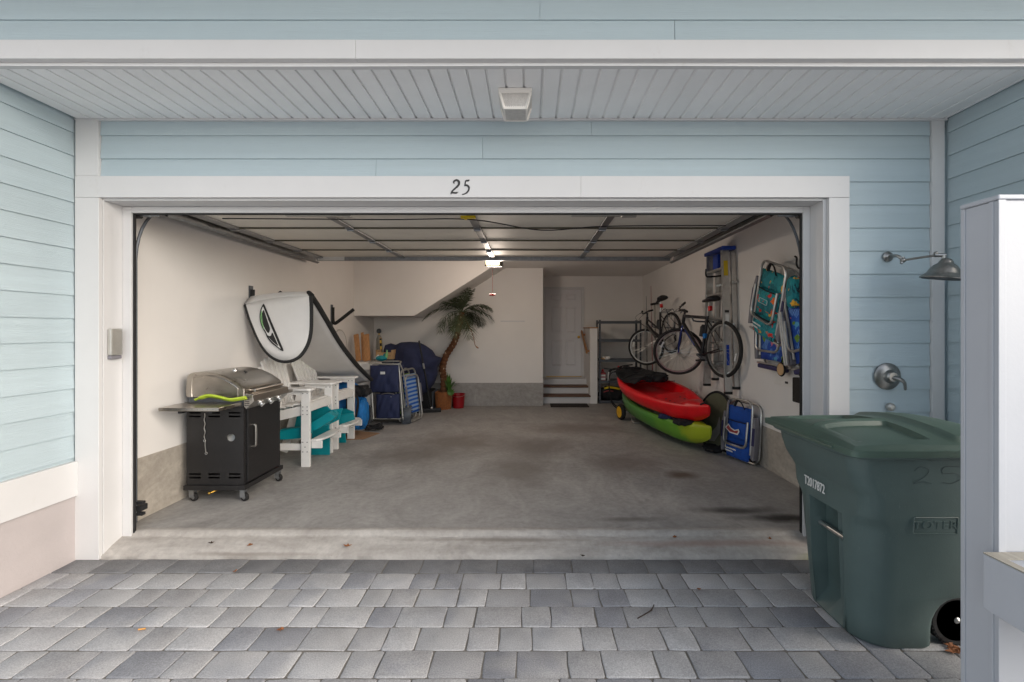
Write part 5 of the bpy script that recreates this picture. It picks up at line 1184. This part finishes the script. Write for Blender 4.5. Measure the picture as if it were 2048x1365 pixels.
for k in range(4): bsk.tube([Vector((-.05 + .06 * k, .06, .37)), Vector((-.05 + .06 * k, -.06, .37))], .005, 5)
bsk.build('rear_rack', 'dark_steel', bt2, world=False)
for (Mx, lab) in ((bM, 'black wall hook carrying the blue and black bicycle'), (bM2, 'black wall hook carrying the step-through bicycle')):
    p = Mx @ Vector((.50, 0, .43 if Mx is bM else .28)); t = thing('bike_hook', lab, 'wall hook', (IR, p.y, p.z), 'bicycle hooks')
    MB().tube([(IR, p.y, p.z - .06), (p.x + .0, p.y, p.z - .05), (p.x - .05, p.y, p.z - .04), (p.x - .065, p.y, p.z)], .011, 8).build('arm', 'dark_steel', t)
    MB().box(IR - .012, IR - .001, p.y - .035, p.y + .035, p.z - .16, p.z + .04).build('plate', 'dark_steel', t)

# ================================================================ STEPLADDER
t = thing('stepladder', 'tall aluminium stepladder with blue top hung flat on the right wall', 'ladder', (2.38, 5.6, .7))
lz0, lz1 = .70, 2.43; X0 = IR - .09
fa, fb = (5.30, 5.45), (5.92, 5.82)                    # Y of the front rails at foot and head
def rail(ya, yb, xo, z0, z1, name, w_=.07, d_=.030):     # C section whose web faces along Y
    b = MB().bar((xo, ya, z0), (xo, yb, z1), w_, .004, (0, 1, 0))
    b.bar((xo - w_ / 2, ya + d_ / 2, z0), (xo - w_ / 2, yb + d_ / 2, z1), .004, d_, (0, 1, 0)).bar((xo + w_ / 2, ya + d_ / 2, z0), (xo + w_ / 2, yb + d_ / 2, z1), .004, d_, (0, 1, 0))
    return b.build(name, 'aluminium', t)
X0 = IR - .125
r1 = rail(5.32, 5.42, X0, lz0, lz1 - .03, 'front_rail', .085); r2 = rail(5.96, 5.86, X0, lz0 + .02, lz1 - .03, 'front_rail', .085)
rail(5.30, 5.40, X0 + .085, lz0 + .06, lz1 - .06, 'rear_rail', .045); rail(5.90, 5.82, X0 + .085, lz0 + .10, lz1 - .06, 'rear_rail', .045)
for k in range(5):
    z = lz0 + .28 + k * .30; f_ = (z - lz0) / (lz1 - lz0); ya = 5.34 + .10 * f_; yb = 5.96 - .10 * f_
    MB().box(X0 - .040, X0 + .038, ya + .01, yb, z - .02, z + .006).build('step', 'aluminium', t, bevel=.003)
for k in range(3):
    z = lz0 + .30 + k * .5; MB().bar((X0 + .085, 5.32, z), (X0 + .085, 5.86, z), .03, .025).build('rear_brace', 'aluminium', t)
MB().box(X0 - .06, X0 + .11, 5.37, 5.93, lz1 - .045, lz1 + .0).build('top_cap', 'ladder_blue', t, bevel=.01)
MB().box(X0 - .01, X0 + .03, 5.62, 5.76, 2.16, 2.37).build('blue_leaflet', 'ladder_blue', t, bevel=.004)
MB().bar((X0 + .0, 5.32 + .10 * (2.08 - lz0) / 1.7 - .0045, 2.08), (X0 + .0, 5.32 + .10 * (2.26 - lz0) / 1.7 - .0045, 2.26), 0.05, .0015, (0, 1, 0)).build('yellow_label', 'yellow', r1)
MB().bar((X0 + .0, 5.32 + .10 * (1.64 - lz0) / 1.7 - .0045, 1.64), (X0 + .0, 5.32 + .10 * (1.67 - lz0) / 1.7 - .0045, 1.67), 0.05, .0015, (0, 1, 0)).build('black_label', 'black_paint', r1)
MB().bar((X0 + .0, 5.32 + .10 * (1.48 - lz0) / 1.7 - .0045, 1.48), (X0 + .0, 5.32 + .10 * (1.62 - lz0) / 1.7 - .0045, 1.62), 0.04, .0015, (0, 1, 0)).build('white_label', 'label_white', r1)
MB().bar((X0 + .0, 5.32 + .10 * (1.02 - lz0) / 1.7 - .0045, 1.02), (X0 + .0, 5.32 + .10 * (1.26 - lz0) / 1.7 - .0045, 1.26), 0.035, .0015, (0, 1, 0)).build('blue_label', 'ladder_blue', r1)
for yy, zz, xo in ((5.33, lz0, X0), (5.97, lz0 + .02, X0), (5.31, lz0 + .06, X0 + .085), (5.91, lz0 + .1, X0 + .085)):
    MB().box(xo - .045, xo + .045, yy - .015, yy + .03, zz - .02, zz + .012).build('foot', 'rubber', t, bevel=.004)
t2 = thing('ladder_hook', 'black wall hook holding a step of the ladder', 'wall hook', (IR, 5.68, 2.1))
MB().tube(spline([(IR, 5.70, 2.12), (X0 - .08, 5.70, 2.10), (X0 - .12, 5.70, 2.12), (X0 - .12, 5.70, 2.20)], 4), .010, 8).build('arm', 'rubber', t2)

# ================================================================ BACKPACK BEACH CHAIRS
def backpack_chair(o, right, up, label, fab, logo=None, pouches=True, solid=False, w_=.56, h_=.70):
    Mx = basis(o, right, up); t = thing('backpack_beach_chair', label, 'beach chair', Mx, 'backpack beach chairs by the right wall'); kw = dict(world=False); V = Vector
    # rear frame
    MB().tube([(p[0], .06, p[1] + h_ * .50) for p in rrect(w_, h_, .10, 5)], .0125, 8, True).build('rear_frame', 'aluminium', t, smooth=True, **kw)
    # front frame: taller U over the top
    fu = [(-w_ * .40, -.01, .10), (-w_ * .40, -.015, h_ * .85)] + [(-w_ * .40 + .08 - .08 * math.cos(R(a)), -.015, h_ * .92 + .08 * math.sin(R(a))) for a in (0, 30, 60, 90)] + [(w_ * .40 - .08 + .08 * math.sin(R(a)), -.015, h_ * .92 + .08 * math.cos(R(a))) for a in (0, 30, 60, 90)] + [(w_ * .40, -.015, h_ * .85), (w_ * .40, -.01, .10)]
    MB().tube(fu, .012, 8).build('front_frame', 'aluminium', t, smooth=True, **kw)
    # middle U hoop
    hp_ = [(-w_ * .37, -.055, h_ * .70), (-w_ * .37, -.06, h_ * .42)] + [(-w_ * .37 + .07 - .07 * math.cos(R(a)), -.06, h_ * .36 - .07 * math.sin(R(a)) + .0) for a in (0, 30, 60, 90)] + [(w_ * .37 - .07 + .07 * math.sin(R(a)), -.06, h_ * .36 - .07 * math.cos(R(a))) for a in (0, 30, 60, 90)] + [(w_ * .37, -.06, h_ * .42), (w_ * .37, -.055, h_ * .70)]
    MB().tube(hp_, .012, 8).build('hoop', 'aluminium', t, smooth=True, **kw)
    MB().tube([(-w_ / 2 - .01, .0, .02), (w_ / 2 + .01, .0, .02)], .012, 8).build('foot_bar', 'aluminium', t, smooth=True, **kw)
    for s in (-1, 1):
        arm = [(s * w_ * .44, .10), (s * w_ * .53, .08), (s * w_ * .56, .30), (s * w_ * .55, .62), (s * w_ * .50, .80), (s * w_ * .44, .78), (s * w_ * .46, .5)]
        ar = MB().prism([(x, -.03, z * h_) for x, z in arm], (0, .06, 0)).build('armrest', 'grey_plastic', t, bevel=.008, **kw)
        MB().box(s * w_ * .50 - .017, s * w_ * .50 + .017, -.036, -.031, h_ * .33, h_ * .62).build('arm_pad', 'navy_plastic', ar, **kw)
    MB().grid(lambda u, v: (-w_ * .38 + w_ * .76 * u, -.004 + .02 * math.sin(math.pi * u), .06 + (h_ * .92 - .06) * v), 10, 10).build('back_panel', fab, t, smooth=True, thick=.006, **kw)
    if pouches:
        for (za, zb, wd, dp, nm, sdd) in ((.02, .30, .36, .055, 'lower_pouch', 1), (.36, .68, .335, .05, 'upper_pouch', 2)):
            def fn(u, v, za=za, zb=zb, wd=wd, dp=dp, sdd=sdd):
                f_ = (math.sin(math.pi * u) ** .35) * (math.sin(math.pi * v) ** .35)
                return (w_ * wd * (2 * u - 1), -.008 - dp * f_ - .006 * math.sin(17 * u + 9 * v + sdd) * f_, h_ * (za + (zb - za) * v))
            po = MB().grid(fn, 20, 16).build(nm, fab, t, smooth=True, ang=180, **kw)
            MB().tube([(-w_ * wd * .9, -.008 - dp * .55, h_ * (zb - .012)), (0, -.012 - dp * .75, h_ * (zb - .016)), (w_ * wd * .9, -.008 - dp * .55, h_ * (zb - .012))], .006, 6).build('zip', 'black_fabric', po, **kw)
        for k, ln in ((0, .17), (1, .12)):
            wl = MB()
            z = h_ * (.185 - .045 * k); n = 22
            wl = stroke([(-.12 + ln * i / n, -.071 - .001, z + .006 * math.sin(i * 2.1) * (1 if i % 3 else .3)) for i in range(n)], [.010], (0, -1, 0), (0, -.002, 0))
            wl.build('printed_lettering', 'label_white', t, **kw)
        if logo == 'patch':
            pt = lambda pts, m, o: MB().prism([(x, -.066 - o, h_ * .52 + z) for x, z in pts], (0, -.002, 0)).build('printed_emblem', m, t, **kw)
            pt([(-.15, .0), (-.10, .05), (-.06, .015), (0, .0), (.06, .02), (.075, -.005), (.05, -.045), (-.07, -.045)], 'label_white', 0)
            pt([(-.13, .0), (-.10, .034), (-.055, .002), (0, -.012), (.05, .005), (.058, -.005), (.042, -.032), (-.065, -.032)], 'jug_red', .003)
        else:
            MB().tube([(p[0], -.064, p[1] + h_ * .52) for p in rrect(.15, .045, .012, 3)], .0022, 4, True).build('printed_emblem', 'label_white', t, **kw)
    MB().tube(spline([(-.06, -.03, h_ * .92), (-.02, -.04, h_ * 1.02), (.03, -.03, h_ * 1.0), (.09, -.03, h_ * .90)], 4), .014, 6, flat=.5).build('carry_strap', 'black_fabric', t, **kw)
    return t
backpack_chair((2.275, 4.43, 1.36), (0, -.93, -.30), (0, -.36, .93), 'teal floral backpack beach chair hung tilted on the right wall', 'teal_floral', h_=.70)
tb = backpack_chair((2.36, 4.43, 1.075), (0, -1, -.03), (0, 0, 1), 'blue palm print beach chair hanging behind the teal one', 'blue_floral', pouches=False, h_=.62)
MB().box(-.24, .24, -.03, .03, -.03, .012).build('front_pad', 'navy_plastic', tb, bevel=.012, world=False)
tb = backpack_chair((2.28, 3.64, 1.14), (.06, -1, .25), (.0, .0, 1), 'third floral beach chair nearest the door jamb', 'blue_floral', pouches=False, h_=.62)
MB().box(-.24, .24, -.03, .03, -.03, .012).build('front_pad', 'navy_plastic', tb, bevel=.012, world=False)
MB().tube([(-.285, -.06, .06), (-.25, -.07, .52)], .011, 8).tube([(-.25, -.06, .06), (-.215, -.07, .52)], .011, 8).build('folding_leg', 'aluminium', tb, world=False)
lump('cushion', 'teal_floral', tb, (2.24, 3.86, 1.76), (.05, .07, .13), .06, 31)
t = backpack_chair((2.275, 4.98, .012), (.27, -.96, 0), (.07, .02, 1), 'royal blue backpack beach chair standing on the floor against the right wall', 'blue_fabric', 'patch', w_=.47, h_=.63)
t = thing('wall_hook', 'black wall hook above the hanging beach chairs', 'wall hook', (IR, 3.86, 2.0))
hk = PX(1592, 517, 2.33); MB().tube(spline([(IR, hk.y, hk.z - .08), (2.36, hk.y, hk.z - .09), (2.335, hk.y, hk.z - .05), (2.33, hk.y - .01, hk.z), (2.31, hk.y - .015, hk.z + .015)], 4), .008, 8).build('arm', 'rubber', t)
t = thing('hanging_wood_board', 'tan wooden board hanging behind the beach chairs near the jamb', 'board', (IR, 3.95, 1.3))
MB().box(2.38, 2.42, 3.86, 4.0, 1.16, 1.92).build('plank', 'tan_wood', t, bevel=.004)
for i, (yy, zz) in enumerate(((4.22, 1.07), (3.90, 1.18))):
    t = thing('wooden_disc', ['tan wooden disc with black cord under the blue palm print chair', 'tan wooden disc beside the third floral chair'][i], 'wooden disc', (IR - .1, yy, zz))
    MB().lathe([(.055, -.01), (.055, .01)], (2.33, yy, zz), (1, 0, 0), 20).build('disc', 'tan_wood', t)
    MB().torus((2.33, yy, zz), (1, 0, 0), .06, .008, 20, 5).tube([(2.33, yy, zz + .06), (2.36, yy, zz + .16)], .006, 5).build('cord', 'black_fabric', t)
t = thing('breaker_panel', 'white flat access panel on the right wall under the chairs', 'panel', (IR, 4.35, 1.0))
MB().box(IR - .012, IR - .0005, 4.10, 4.55, .90, 1.25).build('cover', 'white_board', t, bevel=.003)
MB().box(IR - .018, IR - .0125, 4.30, 4.34, .925, .945).build('latch', 'dark_plastic', t)
t = thing('wall_control_box', 'dark brown box on the right wall next to the door jamb', 'box', (IR, 3.95, .7))
MB().box(IR - .09, IR - .0005, 3.80, 4.10, .79, 1.01).build('case', 'mat_dark', t, bevel=.01)
MB().tube([(IR - .01, 4.12, 1.02), (IR - .01, 4.12, 1.30)], .006, 6).tube([(IR - .03, 3.93, .79), (IR - .02, 3.93, .45)], .006, 6).build('cable', 'rubber', t)

# ================================================================ FOLDED POP-UP SHADE
t = thing('popup_shade', 'flat folded olive pop-up shade leaning on the right wall behind the kayaks', 'pop-up shade', (2.3, 5.3, 0))
oc_ = P(1424, 840, 5.45); A = Vector((-.05, -.33, -.14)); B = Vector((.10, -.16, .33)); Bn = Vector((.115, 0, .30)); A = Vector((.02, -.37, -.10)); oc_ = Vector((2.27, 5.60, .335))
el_ = [oc_ + A * math.cos(2 * math.pi * k / 44) + Bn * math.sin(2 * math.pi * k / 44) for k in range(44)]
MB().tube(el_, .016, 8, True).build('rim', 'black_fabric', t, smooth=True)
nrm = A.cross(Bn).normalized(); nrm = nrm if nrm.x < 0 else -nrm
MB().add([oc_ + nrm * .02] + el_, [(0, 1 + k, 1 + (k + 1) % 44) for k in range(44)]).build('mesh_face', 'olive_mesh', t, smooth=True)
MB().add([oc_ - nrm * .03] + el_, [(0, 1 + k, 1 + (k + 1) % 44) for k in range(44)]).build('back_face', 'olive_mesh', t, smooth=True)
sv_ = [oc_ + nrm * .022 + A * x + Bn * z for x, z in ((.25, -.75), (.5, -.6), (.62, -.2), (.45, .1), (.3, .25), (.35, -.1), (.2, -.4))]
MB().add(sv_, [tuple(range(7))]).build('sheen_patch', 'mesh_sheen', t, thick=.004)  # grey sheen on the olive mesh, painted as a paler patch
lump('stuff_sack', 'black_fabric', t, (2.22, 5.38, .04), (.16, .14, .035), .12, 40, .004)

# ================================================================ KAYAKS
def kayak(Afar, Bnear, label, m, beam, roll, cock=True, depth=.27):
    Afar, Bnear = Vector(Afar), Vector(Bnear); L = (Bnear - Afar).length; Mx = basis(Afar, Bnear - Afar, (roll[0], roll[1], 1)); t = thing('kayak', label, 'kayak', Mx)
    rings = []; NS = 44
    for i in range(NS + 1):
        s = i / NS; e = min(s, 1 - s) * 2
        b = beam / 2 * max(.035, math.sin(math.pi / 2 * min(1, e * 1.02)) ** .98); ends = (1 - min(1, e * 2.4)) ** 2
        z0 = .20 * ends; gz = depth - .02 + .05 * ends; dk = .0
        if cock and .16 < s < .86:
            q_ = min(1, (s - .16) / .06, (.86 - s) / .06); dk = -.12 * q_ if (.25 < s < .62) else -.075 * q_
            if .22 < s < .25 or .62 < s < .66: dk = -.04 * q_
        else: dk = .03 * (1 - ends)
        h = gz - z0
        half = [(0, z0), (.30, z0 + .012), (.62, z0 + .03 + .03 * h), (.86, z0 + .30 * h), (.97, z0 + .62 * h), (1.0, z0 + .80 * h), (1.0, z0 + .86 * h), (.95, gz - .01), (.88, gz), (.80, gz - .004), (.72, gz + dk * .55), (.64, gz + dk), (.35, gz + dk + .012), (0, gz + dk + .018)]
        rings.append([(s * L, -b * x, z) for x, z in half] + [(s * L, b * x, z) for x, z in half[-2:0:-1]])
    MB().loft(rings).build('hull', m, t, smooth=True, ang=50, world=False)
    return t, Mx, L
kt, kM, kL = kayak((1.66, 8.10, .16), (2.02, 5.10, .02), 'green sit-on-top kayak fading to yellow, under the red one', 'kayak_green', .74, (0, 0), True, .29)
rt_, rM, rL = kayak((1.56, 7.95, .50), (2.03, 5.12, .275), 'bright red sit-on-top kayak stacked on the green one', 'red_plastic', .78, (-.10, 0), True, .27)
for tt, s_, L in ((kt, 1, kL), (rt_, 1, rL)):
    MB().tube([(L * .955, -.03, .30), (L * .97, 0, .325), (L * .955, .03, .30)], .012, 6).build('bow_toggle', 'black_fabric', tt, world=False)
    sc_ = MB()
    for k in range(5):
        for s2 in (-1, 1): sc_.lathe([(.013, 0), (.013, .004)], (L * (.66 + .04 * k), s2 * .10, .205), (0, 0, 1), 10)
    sc_.build('scupper_plugs', 'dark_plastic', tt, world=False, kind='stuff')
MB().tube(spline([(rL * .2 + k * .12, .34 * math.sin(k * 1.1), .275) for k in range(8)], 4), .005, 5).build('deck_line', 'black_fabric', rt_, world=False)
for f_ in (.10, .155):
    # tie-down strap around both hulls
    c = rM @ Vector((rL * f_, 0, .27)); wv = .25 + .05 * (f_ > .12)
    ax_ = (rM.to_3x3() @ Vector((1, 0, 0))).normalized()
    lp = [rM @ Vector((rL * f_, s * wv, z)) for s, z in ((-.6, .315), (-1.02, .27), (-1.12, .10), (-1.10, -.05), (-1.0, -.22), (-.5, -.34), (.5, -.34), (1.0, -.22), (1.1, .10), (1.02, .27), (.6, .315))]
    MB().tube(spline(lp, 4, True), .009, 6, True).build('tie_strap', 'black_fabric', rt_)
t = thing('padded_cushion', 'crumpled black padded seat lying on the red kayak', 'kayak seat', rM @ Vector((.4, 0, .28)))
def seat_fn(u, v):
    x = .30 + 1.05 * v; y = -.28 + .50 * u; z = .295 + .035 * math.sin(7 * v + 3 * u) + .025 * math.sin(13 * u + 5 * v) + .03 * math.sin(math.pi * v)
    return rM @ Vector((x + .05 * math.sin(5 * u), y + .04 * math.sin(9 * v), z))
MB().grid(seat_fn, 20, 28).build('pad', 'black_fabric', t, smooth=True, thick=.025, ang=180)
rnd = random.Random(3)
for k in range(5):
    pts = [rM @ Vector((.28 + .26 * k + rnd.uniform(-.1, .1), -.34 + .16 * j + rnd.uniform(-.04, .04), .34 + rnd.uniform(-.02, .04))) for j in range(4)]
    MB().tube(spline(pts, 4), .012, 6, flat=.5).build('strap', 'black_fabric', t)
lump('backrest', 'black_fabric', t, rM @ Vector((1.25, .12, .33)), (.16, .20, .06), .2, 50)
t = thing('dark_cloth', 'crumpled dark cloth on the near end of the green kayak', 'cloth', kM @ Vector((2.6, 0, .28)))
lump('folds', 'black_fabric', t, kM @ Vector((kL * .84, -.03, .28)), (.17, .20, .05), .09, 60)
lump('fold_end', 'navy_fabric', t, kM @ Vector((kL * .76, -.17, .285)), (.13, .07, .04), .09, 61)
# kayak cart
t = thing('kayak_cart', 'two wheeled kayak cart with yellow hubs under the far end', 'cart', (1.75, 7.3, 0))
for xx in (1.455, 2.10):
    c = Vector((xx, 7.27, .125))
    w_ = MB().lathe([(.085, -.035), (.115, -.03), (.124, -.015), (.124, .015), (.115, .03), (.085, .035)], c, (1, .25, 0), 28).build('wheel', 'rubber', t, smooth=True)
    MB().lathe([(.075, -.039), (.088, -.037), (.088, .037), (.075, .039), (.02, .039), (.02, -.039)], c, (1, .25, 0), 24).build('hub', 'yellow_hub', w_, smooth=True)
MB().tube([(1.455, 7.27, .125), (2.10, 7.27, .125)], .011, 8).build('axle', 'aluminium', t)
for xx in (1.58, 1.98):
    MB().tube(spline([(xx, 7.27, .125), (xx, 7.10, .09), (xx, 6.98, .02), (xx + .1, 6.95, .012)], 4), .010, 8).tube([(xx, 7.27, .125), (xx, 7.32, .20)], .012, 8).build('leg', 'aluminium', t, smooth=True)
MB().tube([(1.50, 7.32, .19), (2.06, 7.32, .19)], .022, 8).build('cradle', 'foam_black', t, smooth=True)

# ================================================================ LITTER
def leaf(px_, py_, s, label, m='leaf_brown', z=None, d=None):
    d = d or (H - (z or 0)) * F / (py_ - CY); p = P(px_, py_, d); p.z += .002
    rnd = random.Random(int(px_)); pts = []
    for k in range(11):
        a = 2 * math.pi * k / 11; r_ = s * (1.0 if k % 2 else .55) * rnd.uniform(.7, 1.2); pts.append(p + Vector((r_ * math.cos(a), r_ * .75 * math.sin(a), .006 + rnd.uniform(0, .012))))
    b = MB().add([p + Vector((0, 0, .004))] + pts, [(0, 1 + k, 1 + (k + 1) % 11) for k in range(11)]); o = b.build('dead_leaf', m, thick=.0012); tag(o, label, 'leaf', 'dead leaves'); return o
leaf(695, 1095, .034, 'largest curled brown leaf on the concrete apron', z=-.055)
leaf(500, 1093, .02, 'small brown leaf on the apron left of the largest leaf', z=-.055)
leaf(422, 1089, .018, 'dark brown leaf at the left end of the apron', 'twig', z=-.05)
leaf(1350, 1077, .018, 'orange brown leaf at the foot of the slab lip on the right', z=-.035)
leaf(1540, 1080, .018, 'reddish leaf on the apron close to the green bin', z=-.038)
leaf(1165, 1115, .020, 'black shrivelled leaf where apron meets pavers', 'twig', z=-.082)
leaf(1398, 1182, .018, 'brown leaf on the pavers in the right half', z=GZ)
leaf(560, 1263, .020, 'brown leaf on a paver joint in the left half', z=GZ)
leaf(470, 1146, .018, 'brown leaf on the dark border pavers at left', z=GZ)
for k, (px_, py_) in enumerate(((1900, 1296), (1912, 1302), (1920, 1306), (1908, 1308))):
    leaf(px_, py_, .035, ['brown leaf tucked under the bin wheel', 'leaf litter beside the bin wheel, middle of three', 'rightmost leaf by the bin wheel at the white post', 'lowest leaf beside the bin wheel'][k], z=GZ)
for k, (px_, py_) in enumerate(((140, 1118), (132, 1126), (145, 1112))):
    leaf(px_, py_, .030, ['leaf debris in the left corner by the white casing', 'leaf debris nearest the pink foundation', 'leaf debris highest against the left casing'][k], z=GZ)
tw = spline([P(1275, 1240, 2.43), P(1288, 1228, 2.46), P(1302, 1218, 2.50), P(1308, 1205, 2.55)], 4)
for p in tw: p.z = GZ + .006
o = MB().tube(tw, .003, 5).tube([tw[6], tw[6] + Vector((.03, .02, .002))], .0022, 5).build('twig', 'twig'); tag(o, 'thin dark twig lying on the pavers', 'twig')
p = P(285, 1263, 2.343); p.z = GZ + .006
o = MB().tube([p + Vector((-.018, -.004, 0)), p + Vector((.012, .004, 0))], .004, 8).build('cigarette_butt', 'butt'); tag(o, 'orange cigarette butt on the pavers at lower left', 'cigarette butt')
